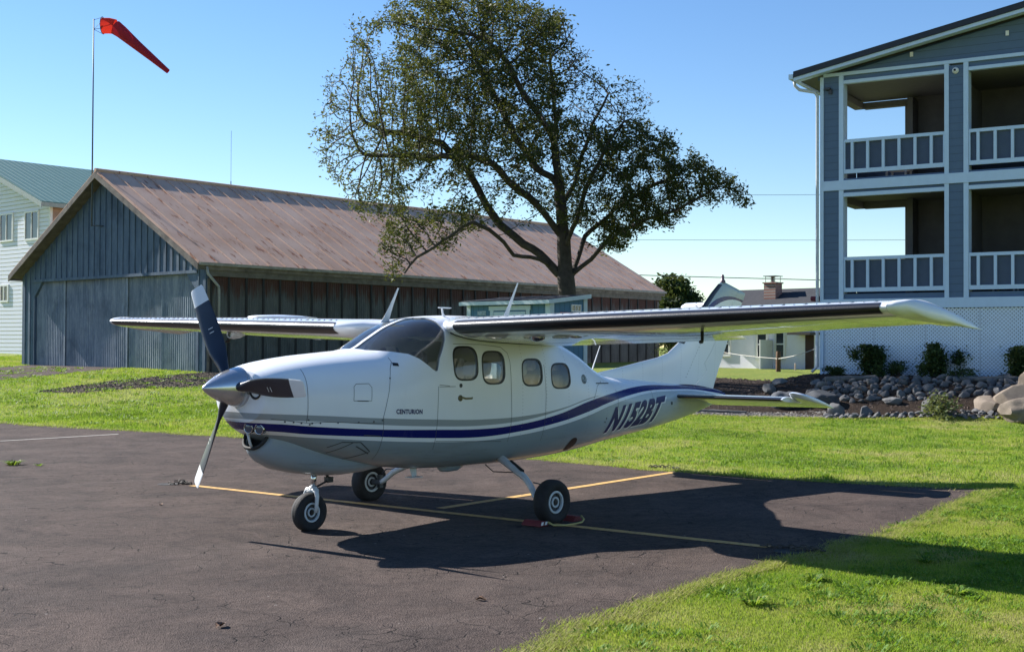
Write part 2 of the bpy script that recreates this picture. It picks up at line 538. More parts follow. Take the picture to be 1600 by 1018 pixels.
# dry straw along the paved edges and darker weedy tufts in the lawns (uncountable)
def edge_straw(name, line, w, N, h0, w0, label):
    P = []; L = [0]
    for a, b in zip(line[:-1], line[1:]): L.append(L[-1] + math.dist(a, b))
    V = []; F = []; T = []
    t = rng.uniform(0, L[-1], N); o = rng.normal(0, w, N)
    for i in range(N):
        k = min(len(line) - 2, int(np.searchsorted(L, t[i]) - 1)); k = max(k, 0); f = (t[i] - L[k]) / (L[k + 1] - L[k]); a, b = line[k], line[k + 1]
        dx, dy = (b[0] - a[0]) / math.dist(a, b), (b[1] - a[1]) / math.dist(a, b)
        x = a[0] + (b[0] - a[0]) * f - dy * o[i]; y = a[1] + (b[1] - a[1]) * f + dx * o[i]
        x += noise.noise((x * 1.7, y * 1.7, 0)) * .17; y += noise.noise((x * 1.7, y * 1.7, 9)) * .17
        z = H(x, y) + .01; an = random.uniform(0, 6.28); l = h0 * random.uniform(.4, 1.3); hz = l * random.uniform(.15, .8); q = len(V); ca, sa = math.cos(an), math.sin(an)
        V += [(x - sa * w0, y + ca * w0, z), (x + sa * w0, y - ca * w0, z), (x + ca * l, y + sa * l, z + hz)]; F.append((q, q + 1, q + 2)); T += [min(1, random.uniform(.55, 1.1))] * 3
    me = bpy.data.meshes.new(name); me.from_pydata(V, [], F); me.materials.append(BLADE)
    at = me.attributes.new('tint', 'FLOAT', 'POINT'); at.data.foreach_set('value', T)
    o_ = bpy.data.objects.new(name, me); COL.objects.link(o_); tag(o_, label, 'dry grass', None, 'stuff')
NEARE = [(8.5, -3.55), (6.91, -3.75), (5.66, -3.88), (4.62, -4.09), (3.41, -4.09), (2.8, -4.07), (1.72, -4.09), (.87, -4.22), (.17, -4.26), (-.32, -4.34), (-.94, -4.47), (-1.6, -4.65)]
edge_straw('dry_grass', NEARE, .07, 26000, .05, .0024, 'dry straw-coloured grass along the near edge of the tarmac')
edge_straw('dry_grass', [(8.3, -3.2), (8.05, -2.3), (7.8, -.9), (7.72, .48), (7.78, 3.0), (7.5, 6), (7.21, 9.4), (6.65, 12), (6.18, 13.5), (5.77, 15.3)], .06, 9000, .06, .004, 'dry straw-coloured grass along the far edge of the tarmac')
edge_straw('dry_grass', [(15.8, 7.2), (17.1, 4.5), (18.1, 3.05), (19.0, 1.55), (19.5, .2), (20, -1.6)], .10, 7000, .06, .006, 'dry straw-coloured grass along the front of the rock bed')
def tufts(name, region, n, s, seed, label):
    r_ = np.random.default_rng(seed); xs = [p[0] for p in region]; ys = [p[1] for p in region]; V = []; F = []; T = []; g_ = 0
    while g_ < n:
        cx, cy = r_.uniform(min(xs), max(xs)), r_.uniform(min(ys), max(ys))
        if not inpoly(np.array([cx]), np.array([cy]), region)[0] or inpoly(np.array([cx]), np.array([cy]), TARI)[0]: continue
        if noise.noise((cx * .8, cy * .8, 3)) < r_.uniform(-.3, .25): continue
        g_ += 1; S = s * r_.uniform(.5, 1.5); tb = r_.uniform(0, .2)
        for k in range(int(r_.integers(18, 46))):
            a = r_.uniform(0, 6.28); d = r_.random() * S * .9; x, y = cx + math.cos(a) * d * 1.4, cy + math.sin(a) * d; z = H(x, y); l = S * r_.uniform(.3, .8); w_ = l * .07; an = a + r_.normal() * .7; ca, sa = math.cos(an), math.sin(an); q = len(V)
            V += [(x - sa * w_, y + ca * w_, z), (x + sa * w_, y - ca * w_, z), (x + ca * l * .5 + sa * w_, y + sa * l * .5 - ca * w_, z + l * .5), (x + ca * l * .5 - sa * w_, y + sa * l * .5 + ca * w_, z + l * .5), (x + ca * l, y + sa * l, z + l * .42)]
            F += [(q, q + 1, q + 2, q + 3), (q + 3, q + 2, q + 4)]; T += [min(1, tb + r_.random() * .35)] * 5
    me = bpy.data.meshes.new(name); me.from_pydata(V, [], F); me.materials.append(BLADE)
    at = me.attributes.new('tint', 'FLOAT', 'POINT'); at.data.foreach_set('value', T)
    o_ = bpy.data.objects.new(name, me); COL.objects.link(o_); tag(o_, label, 'weeds', None, 'stuff')
tufts('weeds', [(-1.4, -4.5), (.8, -7.0), (9.4, -4.0), (9.2, -3.2), (2.8, -4.2)], 520, .075, 4, 'low dark weeds scattered through the near right lawn')
tufts('weeds', [(7.9, 8), (7.9, -3), (9, -3.8), (19, .2), (15.5, 7), (7.5, 14)], 520, .085, 5, 'low dark weeds scattered through the bright lawn strip')
tufts('weeds', [(6, 15), (9.5, 8), (15, 10), (16, 24), (15, 34), (8, 34)], 900, .12, 6, 'clumps of dull weeds in the patchy lawn before the hangar')
# ------------------------------------------------------------------ hangar
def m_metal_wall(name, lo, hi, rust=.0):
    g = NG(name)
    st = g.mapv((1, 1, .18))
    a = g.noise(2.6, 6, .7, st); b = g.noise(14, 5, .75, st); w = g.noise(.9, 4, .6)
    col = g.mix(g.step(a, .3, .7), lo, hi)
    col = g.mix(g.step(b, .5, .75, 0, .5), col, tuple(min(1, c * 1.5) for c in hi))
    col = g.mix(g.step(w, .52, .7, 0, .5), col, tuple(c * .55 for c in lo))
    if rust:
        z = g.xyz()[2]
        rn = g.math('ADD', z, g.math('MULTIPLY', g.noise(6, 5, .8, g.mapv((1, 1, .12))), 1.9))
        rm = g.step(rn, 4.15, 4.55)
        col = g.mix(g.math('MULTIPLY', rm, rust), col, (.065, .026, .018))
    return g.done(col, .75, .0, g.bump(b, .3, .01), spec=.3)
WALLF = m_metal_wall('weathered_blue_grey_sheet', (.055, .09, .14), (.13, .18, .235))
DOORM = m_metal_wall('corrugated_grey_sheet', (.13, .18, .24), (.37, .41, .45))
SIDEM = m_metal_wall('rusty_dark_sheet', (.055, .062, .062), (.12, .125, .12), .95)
RIBD = simple('dark_batten', (.02, .02, .02), .8)
OLDWD = simple('old_grey_timber', (.13, .115, .095), .85, var=.35, scale=4, bump=.4)
def m_roof():
    g = NG('faded_brown_metal_roof')
    a = g.noise(.8, 5, .6); b = g.noise(2.2, 7, .72, g.mapv((2.2, .5, .5))); c = g.noise(20, 4, .7)
    col = g.mix(g.step(a, .3, .7), (.55, .35, .25), (.68, .48, .37))
    col = g.mix(g.step(c, .5, .8, 0, .35), col, (.38, .30, .27))
    col = g.mix(g.step(b, .57, .64, 0, .8), col, (.26, .075, .03))
    col = g.mix(g.step(b, .66, .71, 0, .8), col, (.10, .03, .02))
    return g.done(col, .8, 0, g.bump(c, .2, .01), spec=.12)
ROOFB = m_roof()
A0 = Vector((16.376, 24.044, 0)); HV = Vector((.99988, .0157, 0)); HU = Vector((-.0157, .99988, 0))
def HP(s, t, z): return A0 + HU * s + HV * t + Vector((0, 0, z))
hangar = thing('hangar', 'old weathered blue-grey metal hangar with faded rusty brown roof and wide corrugated doors', 'hangar', HP(5.9, 0.7, .9))
EZ, RZ, RS, WD, LEN = 4.28, 7.62, 5.95, 11.8, 25.75
def roofz(s): return EZ + (RZ - EZ) * (1 - abs(s - RS) / RS)
mb = MB()
for s0, s1 in ((0, RS), (WD, RS)):
    z0, z1 = EZ, RZ
    a = HP(s0, 0, z0); 
    mb.obox(a, HV * LEN, HP(s1, 0, z1) - HP(s0, 0, z0), Vector((0, 0, -.07)))
    k = 0; t = .02
    while t < LEN:
        mb.obox(HP(s0, t, z0 + .002), HV * .035, HP(s1, 0, z1) - HP(s0, 0, z0), Vector((0, 0, .035)))
        t += .68; k += 1
mb.tube([HP(RS, -.01, RZ + .03), HP(RS, LEN, RZ + .03)], .07, 8)
roof = mb.build('roof', ROOFB, hangar)
# rake boards, fascia, eave beam
mb = MB()
for s0 in (0, WD):
    mb.obox(HP(s0, -.03, EZ - .24), HV * .05, HP(RS, 0, RZ) - HP(s0, 0, EZ), Vector((0, 0, .2)))
    ss = .02 if s0 == 0 else WD - .06
    mb.obox(HP(ss, .02, EZ - .22), HV * (LEN - .05), HU * .04, Vector((0, 0, .14)))
mb.build('fascia', simple('weathered_fascia', (.15, .13, .11), .85, var=.5, scale=3, bump=.5), hangar)
FT_, S0, S1 = .45, .16, 11.62
# soffit
mb = MB(); mb.obox(HP(.1, .04, EZ - .14), HV * .62, HP(RS, 0, RZ) - HP(0, 0, EZ), Vector((0, 0, .03)))
mb.obox(HP(WD - .1, .04, EZ - .14), HV * .62, HP(RS, 0, RZ) - HP(WD, 0, EZ), Vector((0, 0, .03)))
mb.build('soffit', OLDWD, roof)
# gable + front wall ring around the door opening
mb = MB()
DS0, DS1, DZ, CH = .75, 10.75, 4.0, .55
def quad_ext(mb, pts, t0, t1, m=None):
    V = [HP(s, t0, z) for s, z in pts] + [HP(s, t1, z) for s, z in pts]; n = len(pts)
    F = [tuple(range(n)), tuple(range(n, 2 * n))[::-1]] + [(i, i + n, (i + 1) % n + n, (i + 1) % n) for i in range(n)]
    mb.add(V, F, m)
quad_ext(mb, [(S0, roofz(S0) - .15), (S0, DZ), (S1, DZ), (S1, roofz(S1) - .15), (RS, RZ - .15)], FT_, FT_ + .1)
quad_ext(mb, [(S0, .3), (S0, DZ), (DS0, DZ), (DS0, .3)], FT_, FT_ + .1)
quad_ext(mb, [(DS1, .3), (DS1, DZ), (S1, DZ), (S1, .3)], FT_, FT_ + .1)
quad_ext(mb, [(DS0, DZ), (DS0 + CH, DZ), (DS0, DZ - CH)], FT_, FT_ + .1)
quad_ext(mb, [(DS1, DZ), (DS1 - CH, DZ), (DS1, DZ - CH)][::-1], FT_, FT_ + .1)
s = S0 + .05
while s < S1:
    zl = DZ + .02 if DS0 < s < DS1 else .35
    mb.obox(HP(s, FT_ - .03, zl), HU * .045, HV * .035, Vector((0, 0, roofz(s) - .2 - zl)))
    mb.obox(HP(s + .045, FT_ - .006, zl), HU * .13, HV * .01, Vector((0, 0, roofz(s + .1) - .22 - zl)))
    s += .36
mb.obox(HP(DS0 - .1, FT_ - .05, DZ - .02), HU * (DS1 - DS0 + .2), HV * .1, Vector((0, 0, .1)))
mb.build('front_wall', WALLF, hangar, fixn=True)
# doors: five corrugated leaves
def corr(mb, P, s0, s1, z0, z1, pitch, amp, step=6):
    n = int((s1 - s0) / pitch * step); V = []; F = []
    for i in range(n + 1):
        s = s0 + (s1 - s0) * i / n; o = amp * math.sin(2 * math.pi * (s - s0) / pitch)
        V += [P(s, o, z0), P(s, o, z1)]
    F = [(2 * i, 2 * i + 1, 2 * i + 3, 2 * i + 2) for i in range(n)]
    mb.add(V, F)
nd = 5
for i in range(nd):
    a = DS0 + (DS1 - DS0) * i / nd; b = DS0 + (DS1 - DS0) * (i + 1) / nd
    t0 = FT_ + .12 + .05 * (i % 2)
    mb = MB(); corr(mb, lambda s, o, z: HP(s, t0 + o, z), a + .03, b + .05, .75, DZ + .05, .115, .036)
    mb.obox(HP(a + .01, t0 - .03, .78), HU * .06, HV * .03, Vector((0, 0, 3.25)))
    d = mb.build('hangar_door', DOORM, hangar, smooth=True, sharp=50)
# side wall with wide sheets and dark gaps
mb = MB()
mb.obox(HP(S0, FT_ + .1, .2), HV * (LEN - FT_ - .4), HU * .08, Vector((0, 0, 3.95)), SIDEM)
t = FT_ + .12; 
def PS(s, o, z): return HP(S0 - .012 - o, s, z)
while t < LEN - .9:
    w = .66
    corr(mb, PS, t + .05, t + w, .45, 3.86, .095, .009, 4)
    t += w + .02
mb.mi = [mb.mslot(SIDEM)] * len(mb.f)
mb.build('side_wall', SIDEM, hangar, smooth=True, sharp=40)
mb = MB(); t = FT_ + .1
while t < LEN - .3:
    mb.obox(HP(S0 - .05, t - .015, .4), HV * .075, HU * .05, Vector((0, 0, 3.5))); t += .68
mb.build('batten', RIBD, hangar)
mb = MB()
mb.obox(HP(S0 - .09, FT_, 3.87), HV * (LEN - FT_ - .25), HU * .09, Vector((0, 0, .3)))
mb.obox(HP(S0 - .03, FT_, .3), HV * .12, HU * .1, Vector((0, 0, 3.5)))
mb.obox(HP(S0 - .03, LEN - .5, .3), HV * .14, HU * .1, Vector((0, 0, 3.5)))
mb.build('eave_beam', OLDWD, hangar)
mb = MB()
mb.obox(HP(S1 - .1, FT_ + .1, .3), HV * (LEN - FT_ - .4), HU * .08, Vector((0, 0, 3.9)))
quad_ext(mb, [(S0, .3), (S0, EZ - .1), (RS, RZ - .15), (S1, EZ - .1), (S1, .3)], LEN - .4, LEN - .3)
mb.build('rear_wall', SIDEM, hangar, fixn=True)
mb = MB()   # downpipe at near front corner
mb.tube([HP(-.02, .3, EZ - .12), HP(-.02, .35, EZ - .35), HP(.05, .8, 3.55), HP(.1, .85, 3.45), HP(.1, .85, 1.2)], .045, 8)
mb.build('downpipe', simple('grey_pipe', (.3, .31, .31), .5), hangar, smooth=True)
GUT = simple('old_gutter', (.28, .26, .23), .6, var=.3)
mb = MB(); mb.obox(HP(-.08, .02, EZ - .09), HV * (LEN - .05), HU * .09, Vector((0, 0, .09)))
mb.build('gutter', GUT, hangar)

# ------------------------------------------------------------------ windsock on the hangar peak
px_, py_ = 16.32, 30.25
ws = thing('windsock', 'red windsock on a tall thin pole fixed to the hangar gable peak', 'windsock', (px_, py_, 5.8))
PM = simple('galvanised_pole', (.09, .11, .13), .5, .3)
mb = MB(); mb.tube([(px_, py_, 5.75), (px_, py_, 9.5), (px_, py_, 12.86)], [.028, .025, .02], 8)
mb.tube([(px_, py_, 5.78), (17.0, py_ - .1, 5.78)], .025, 6)
mb.build('pole', PM, ws, smooth=True)
mb = MB()
mb.obox((16.9, py_ - 1.0, 5.74), (0.05, 0, 0), (0, 1.2, 0), (0, 0, .05))
mb.build('wall_bracket', PM, ws)
rv = Vector((.665, -.747, 0)); zz = Vector((0, 0, 1))
T0 = Vector((px_, py_, 12.8))
ring = []
def sockp(dx, dz): return T0 + rv * dx + zz * dz
cl = [(.31, -.17, .27), (.54, -.18, .265), (.74, -.22, .25), (.95, -.38, .225), (1.50, -.86, .165), (2.03, -1.30, .12), (2.56, -1.74, .08)]
mb = MB(); pts = [sockp(a, b) for a, b, c in cl]
def sock(pts, rads):
    V = []; seg = 20; n = len(pts)
    for i, p in enumerate(pts):
        t = (pts[min(i + 1, n - 1)] - pts[max(i - 1, 0)]).normalized()
        a = Vector((.747, .665, 0)); b = t.cross(a).normalized()
        for k in range(seg):
            an = 2 * math.pi * k / seg; r = rads[i] * (1 + .05 * math.sin(3 * an + i))
            V.append(p + a * math.cos(an) * r + b * math.sin(an) * r)
    F = [(i * seg + k, i * seg + (k + 1) % seg, (i + 1) * seg + (k + 1) % seg, (i + 1) * seg + k) for i in range(n - 1) for k in range(seg)]
    return V, F
def m_cloth(name, c, tr):
    g = NG(name)
    p = g.n('ShaderNodeBsdfPrincipled'); g.set(p.inputs['Base Color'], g.mix(g.noise(6), c, tuple(q * .75 for q in c))); p.inputs['Roughness'].default_value = .8
    t = g.n('ShaderNodeBsdfTranslucent'); g.set(t.inputs[0], c)
    mx = g.n('ShaderNodeMixShader'); mx.inputs[0].default_value = tr
    g.t.links.new(p.outputs[0], mx.inputs[1]); g.t.links.new(t.outputs[0], mx.inputs[2]); g.t.links.new(mx.outputs[0], g.out.inputs[0])
    return g.m
RED = m_cloth('red_windsock_cloth', (.40, .012, .030), .16); REDLIT = m_cloth('lit_windsock_cloth', (.62, .035, .02), .35)  # mouth cloth coloured brighter to stand for sun shining through it
V, F = sock(pts[:3], [c[2] for c in cl[:3]]); mb.add(V, F, REDLIT); mb.build('windsock_mouth', REDLIT, ws, smooth=True)
mb = MB(); V, F = sock([pts[2] + (pts[3] - pts[2]) * .02] + pts[3:], [c[2] for c in cl[2:]]); mb.add(V, F, RED)
mb.build('windsock_tail', RED, ws, smooth=True)
mb = MB(); r = []
for k in range(25):
    an = 2 * math.pi * k / 24; r.append(pts[0] + Vector((.747, .665, 0)) * math.cos(an) * .295 + zz * math.sin(an) * .29)
mb.tube(r, .012, 6, caps=False)
for e in (0, 6, 12, 18): mb.tube([T0 + zz * (.02 if e == 6 else -.3), r[e]], .008, 5)
mb.build('hoop_frame', PM, ws)

# ------------------------------------------------------------------ far mast
ma = thing('radio_mast', 'very thin distant mast rising behind the brown hangar roof', 'mast', (35.5, 49, 1.4))
mb = MB(); mb.tube([(35.5, 49, 1.2), (35.5, 49, 10.8)], .028, 6); mb.build('mast_tube', PM, ma)
mb = MB(); mb.tube([(35.5, 49, 10.8), (35.5, 49, 13.6)], .010, 5); mb.build('whip', PM, ma)

# ------------------------------------------------------------------ white house with green roof, far left
SID = NG('white_lap_siding')
_z = SID.xyz()[2]
_fr = SID.math('FRACT', SID.math('MULTIPLY', _z, 1 / .2))
_ln = SID.step(_fr, .80, .97, 0, 1)
SIDW = SID.done(SID.mix(SID.step(_fr, .93, .99, 0, .75), (.74, .76, .86), (.12, .14, .19)), .6, nrm=SID.bump(_ln, 1.0, .04))
GRN = NG('green_metal_roof')
_s = GRN.step(GRN.math('FRACT', GRN.math('MULTIPLY', GRN.xyz()[0], 1 / .35)), .82, .9, 0, 1)
GRNR = GRN.done(GRN.mix(_s, GRN.mix(GRN.noise(1.5), (.05, .135, .11), (.08, .18, .15)), (.14, .26, .22)), .5, nrm=GRN.bump(_s, .6, .03))
WTRIM = simple('white_trim', (.74, .74, .72), .5, var=.06)
GLS = NG('dark_window_glass'); WGL = GLS.done(GLS.mix(GLS.noise(2), (.02, .03, .04), (.05, .06, .07)), .05, spec=.8)
hx0, hy0, hb = 23.9, 47.2, 1.2
lh = thing('white_house', 'tall white clapboard house with green metal roof at the far left', 'house', (hx0 + 4, hy0 + 7, hb))
def prism(mb, prof, x0, x1, m=None):
    n = len(prof); V = [(x0, y, z) for y, z in prof] + [(x1, y, z) for y, z in prof]
    mb.add(V, [tuple(range(n)), tuple(range(n, 2 * n))[::-1]] + [(i, i + n, (i + 1) % n + n, (i + 1) % n) for i in range(n)], m)
mb = MB(); ry, rz = hy0 + 7.2, 11.2
prism(mb, [(hy0, hb - .3), (hy0, 8.5), (ry, rz - .1), (hy0 + 14.4, 8.5), (hy0 + 14.4, hb - .3)], hx0, hx0 + 13)
mb.build('wall', SIDW, lh, fixn=True)
mb = MB()
mb.obox((hx0 - .7, hy0 - .45, 8.36), (14.2, 0, 0), (0, 7.65, rz - 8.36 + .05), (0, 0, .09))
mb.obox((hx0 - .7, hy0 + 14.85, 8.36), (14.2, 0, 0), (0, -7.65, rz - 8.36 + .05), (0, 0, .09))
mb.build('roof', GRNR, lh)
mb = MB()
mb.obox((hx0 - .74, hy0 - .5, 8.16), (.04, 0, 0), (0, 7.7, rz - 8.36), (0, 0, .22))
mb.obox((hx0 - .7, hy0 - .5, 8.2), (14.2, 0, 0), (0, .04, 0), (0, 0, .2))
mb.build('fascia', simple('green_grey_fascia', (.28, .33, .31), .6), lh)
mb = MB(); mb.obox((hx0 + .02, hy0 - .012, hb), (12.9, 0, 0), (0, .01, 0), (0, 0, 7.2)); mb.build('side_wall', simple('tan_shingle', (.34, .22, .17), .8, var=.3, scale=8), lh)
for (y0, y1, z0, z1) in ((48.35, 49.55, 6.85, 8.1), (50.9, 52.1, 6.9, 8.15), (49.1, 49.75, 3.9, 4.6), (51.3, 52, 3.9, 4.6)):
    mb = MB(); fx = hx0 - .03
    for a in ((y0 - .09, z0 - .09, y1 + .09, z0), (y0 - .09, z1, y1 + .09, z1 + .09), (y0 - .09, z0, y0, z1), (y1, z0, y1 + .09, z1), ((y0 + y1) / 2 - .03, z0, (y0 + y1) / 2 + .03, z1)):
        mb.box((fx - .03, a[0], a[1]), (fx + .06, a[2], a[3]))
    w = mb.build('window', WTRIM, lh)
    mb = MB(); mb.box((fx + .005, y0 + .002, z0 + .002), (fx + .02, y1 - .002, z1 - .002)); mb.build('pane', WGL, w)
mb = MB(); mb.box((hx0 - .025, hy0 - .02, hb), (hx0 + .1, hy0 + .12, 8.3)); mb.build('corner_board', WTRIM, lh)

# ------------------------------------------------------------------ low white house with brick chimney
def fy(y): return -9.124 + (y + 9.124) * .943
def fz(z): return 1.705 + (z - 1.705) * .943
WX = 35.0
STUC = simple('pale_stucco', (.84, .83, .92), .8, var=.05, scale=2)
SHNG = NG('grey_shingle_roof'); _n = SHNG.vor(5, vec=SHNG.mapv((1, 1, 2.2))).outputs['Color']
SHR = SHNG.done(SHNG.mix(SHNG.noise(7, 5, .7), (.035, .037, .042), (.075, .078, .086)), .9, nrm=SHNG.bump(SHNG.noise(20), .5, .02), spec=.1)
wh = thing('cottage', 'low white stucco cottage with grey shingle roof and brick chimney behind the tail fin', 'house', (WX + 3, 16, .9))
ya, yb = fy(14.35), 18.1
mb = MB(); mb.box((WX, ya, .6), (WX + 5.5, yb, 3.0))
mb.add([(WX, ya, 3.0), (WX + 5.5, ya, 3.0), (WX + 2.0, ya, 3.88)], [(0, 1, 2)]); mb.add([(WX, ya + .02, 3.0), (WX + 5.5, ya + .02, 3.0), (WX + 2.0, ya + .02, 3.88)], [(2, 1, 0)])
mb.build('wall', STUC, wh)
mb = MB()
mb.obox((WX - .45, ya - .25, 2.80), (0, yb - ya + .3, 0), (2.45, 0, 1.10), (0, 0, .08))
mb.obox((WX + 5.9, ya - .25, 2.78), (0, yb - ya + .3, 0), (-3.9, 0, 1.12), (0, 0, .08))
rf = mb.build('roof', SHR, wh)
mb = MB(); mb.obox((WX - .49, ya - .29, 2.74), (2.45, 0, 1.10), (0, .05, 0), (0, 0, .12)); mb.obox((WX + 5.9, ya - .29, 2.74), (-3.9, 0, 1.12), (0, .05, 0), (0, 0, .12))
mb.build('barge_board', simple('dark_fascia', (.05, .045, .045), .7), wh)
BRK = NG('red_brick'); _b = BRK.n('ShaderNodeTexBrick'); BRK.set(_b.inputs['Vector'], BRK.mapv((1, 1, 1), rot=(R(90), 0, 0)))
_b.inputs['Color1'].default_value = (.24, .07, .05, 1); _b.inputs['Color2'].default_value = (.33, .13, .09, 1); _b.inputs['Mortar'].default_value = (.35, .3, .27, 1)
_b.inputs['Scale'].default_value = 4.5; _b.inputs['Mortar Size'].default_value = .03
BRICK = BRK.done(_b.outputs[0], .85)
cx, cy = WX + 1.3, fy(16.95)
mb = MB(); mb.box((cx - .25, cy - .25, 2.9), (cx + .25, cy + .25, 4.15)); mb.box((cx - .29, cy - .29, 4.152), (cx + .29, cy + .29, 4.2))
ch = mb.build('chimney', BRICK, rf)
mb = MB()
for a in (-.2, .2):
    for b in (-.2, .2): mb.tube([(cx + a, cy + b, 4.2), (cx + a, cy + b, 4.42)], .012, 5)
mb.box((cx - .27, cy - .27, 4.42), (cx + .27, cy + .27, 4.45)); mb.tube([(cx, cy, 4.2), (cx, cy, 4.42)], .06, 8)
co = mb.build('chimney_cap', simple('steel_cap', (.25, .25, .25), .4, .7), rf)
for (a, b, z0, z1) in ((16.43, 16.81, 1.33, 2.35), (15.66, 15.98, 1.36, 2.35), (18.15, 18.5, 1.45, 2.3)):
    y0, y1, z0, z1 = fy(a), fy(b), fz(z0), fz(z1); mb = MB()
    for q in ((y0 - .08, z0 - .1, y1 + .08, z0), (y0 - .08, z1, y1 + .08, z1 + .08), (y0 - .08, z0, y0, z1), (y1, z0, y1 + .08, z1), (y0, (z0 + z1) / 2 - .025, y1, (z0 + z1) / 2 + .025)):
        mb.box((WX - .06, q[0], q[1]), (WX - .003, q[2], q[3]))
    w = mb.build('window', WTRIM, wh)
    mb = MB(); mb.box((WX - .03, y0 + .002, z0 + .002), (WX - .004, y1 - .002, z1 - .002)); mb.build('pane', WGL, w)
mb = MB(); mb.box((WX - .9, ya - .3, 2.18), (WX - .003, fy(15.0), 2.27)); mb.build('porch_roof', simple('dark_porch', (.04, .035, .035), .7), wh)
mb = MB(); mb.box((WX - .05, ya + .02, .9), (WX - .004, fy(14.72), 2.17)); mb.build('door', simple('dark_brown_door', (.045, .02, .02), .6), wh)
mb = MB(); mb.box((WX - .08, fy(16.15), .8), (WX - .004, fy(16.32), 2.0)); mb.box((WX - .9, fy(16.15), .7), (WX - .08, fy(16.2), 2.0)); mb.build('wing_wall', WTRIM, wh)

# ------------------------------------------------------------------ rope fence posts, stake
WOOD = simple('brown_post_wood', (.10, .055, .03), .85, var=.35, scale=10, bump=.4)
def fence_post(x, y, h, r, label):
    z = H(x, y); t = thing('fence_post', label, 'post', (x, y, z))
    mb = MB(); mb.tube([(x, y, z - .2), (x, y, z + h * .55), (x + .01, y, z + h - .02), (x + .01, y, z + h)], [r, r * .97, r * .93, r * .8], 9)
    mb.build('post_shaft', WOOD, t, smooth=True, sharp=40)
    mb = MB(); mb.tube([(x + .01, y, z + h * .62), (x + .01, y, z + h * .66)], r * 1.06, 9); mb.build('rope_loop', ROPEM, t)
    return (x, y, z + h * .64)
ROPEM = simple('white_rope', (.6, .57, .52), .9)
pA = fence_post(31.0, 12.2, .68, .085, 'brown wooden post holding a rope in front of the white cottage')
rp = thing('rope', 'thin white rope strung between the brown post and the motel corner', 'rope', pA)
mb = MB(); e1 = Vector((22.1, 5.9, 1.75)); e2 = Vector((35.0, 17.6, 1.65)); p0 = Vector(pA)
for e in (e1, e2):
    mb.tube([p0.lerp(e, k / 8) - Vector((0, 0, .05 * math.sin(math.pi * k / 8))) for k in range(9)], .009, 5)
o = mb.build('rope_line', ROPEM, rp)
zz0 = H(33.3, 12.85)
stk = MB(); stk.tube([(33.3, 12.85, zz0 - .1), (33.3, 12.85, zz0 + .22), (33.3, 12.85, zz0 + .25)], [.035, .03, .01], 6)
tag(stk.build('marker_stake', simple('pinkish_stake', (.6, .45, .38), .7)), 'short pale stake standing in the grass right of the rope post', 'stake')

# ------------------------------------------------------------------ parked vans beyond the hangar end
VANP = simple('white_van_paint', (.62, .66, .70), .3, coat=.6, var=.04)
RUB = simple('black_rubber', (.015, .015, .016), .75, var=.3, scale=20)
def van(x, y, L, Wd, Ht, label, rz):
    z = H(x, y); t = thing('parked_van', label, 'van', (x, y, z), rotz=rz)
    def rrect(w, hb_, ht, n=6, r=.16):
        pts = []
        for cx_, cz_, a0 in ((w / 2 - r, ht - r, 0), (-w / 2 + r, ht - r, 90), (-w / 2 + .06, hb_ + .06, 180), (w / 2 - .06, hb_ + .06, 270)):
            rr = r if cz_ > hb_ + .1 else .06
            for k in range(n): a = R(a0 + 90 * k / (n - 1)); pts.append((cx_ + rr * math.cos(a), cz_ + rr * math.sin(a)))
        return pts
    rings = []
    for q, top, wf in ((-.5, .55, .86), (-.49, .62, .94), (-.32, .66, 1), (-.22, .94, 1), (-.15, 1, 1), (.44, 1, 1), (.49, .97, .98), (.5, .9, .94)):
        rings.append([(q * L, a, b) for a, b in rrect(Wd * wf, .3, Ht * top)])
    mb = MB(); mb.loft(rings); b = mb.build('body', VANP, t, smooth=True, sharp=35, local=True)
    for sx in (-.3, .3):
        for sy in (-1, 1):
            mb = MB(); mb.lathe((sx * L, sy * (Wd / 2 - .12), .33), (0, 1, 0), [(-.11, .05), (-.11, .3), (-.08, .33), (.08, .33), (.11, .3), (.11, .05)], 20)
            mb.build('wheel', RUB, t, smooth=True, sharp=40, local=True)
    for sy in (-1, 1):
        mb = MB(); mb.box((-.14 * L, sy * (Wd / 2 + .004), Ht * .6), (.42 * L, sy * (Wd / 2 - .03), Ht * .82)); mb.build('side_window', WGL, t, local=True)
    return t
van(43.9, 21.9, 5.2, 2.0, 2.75, 'pale van with rounded roof parked beyond the right end of the hangar', R(75))
van(43.6, 19.6, 4.2, 1.7, 2.15, 'smaller pale vehicle just right of the van, beyond the wing', R(20))

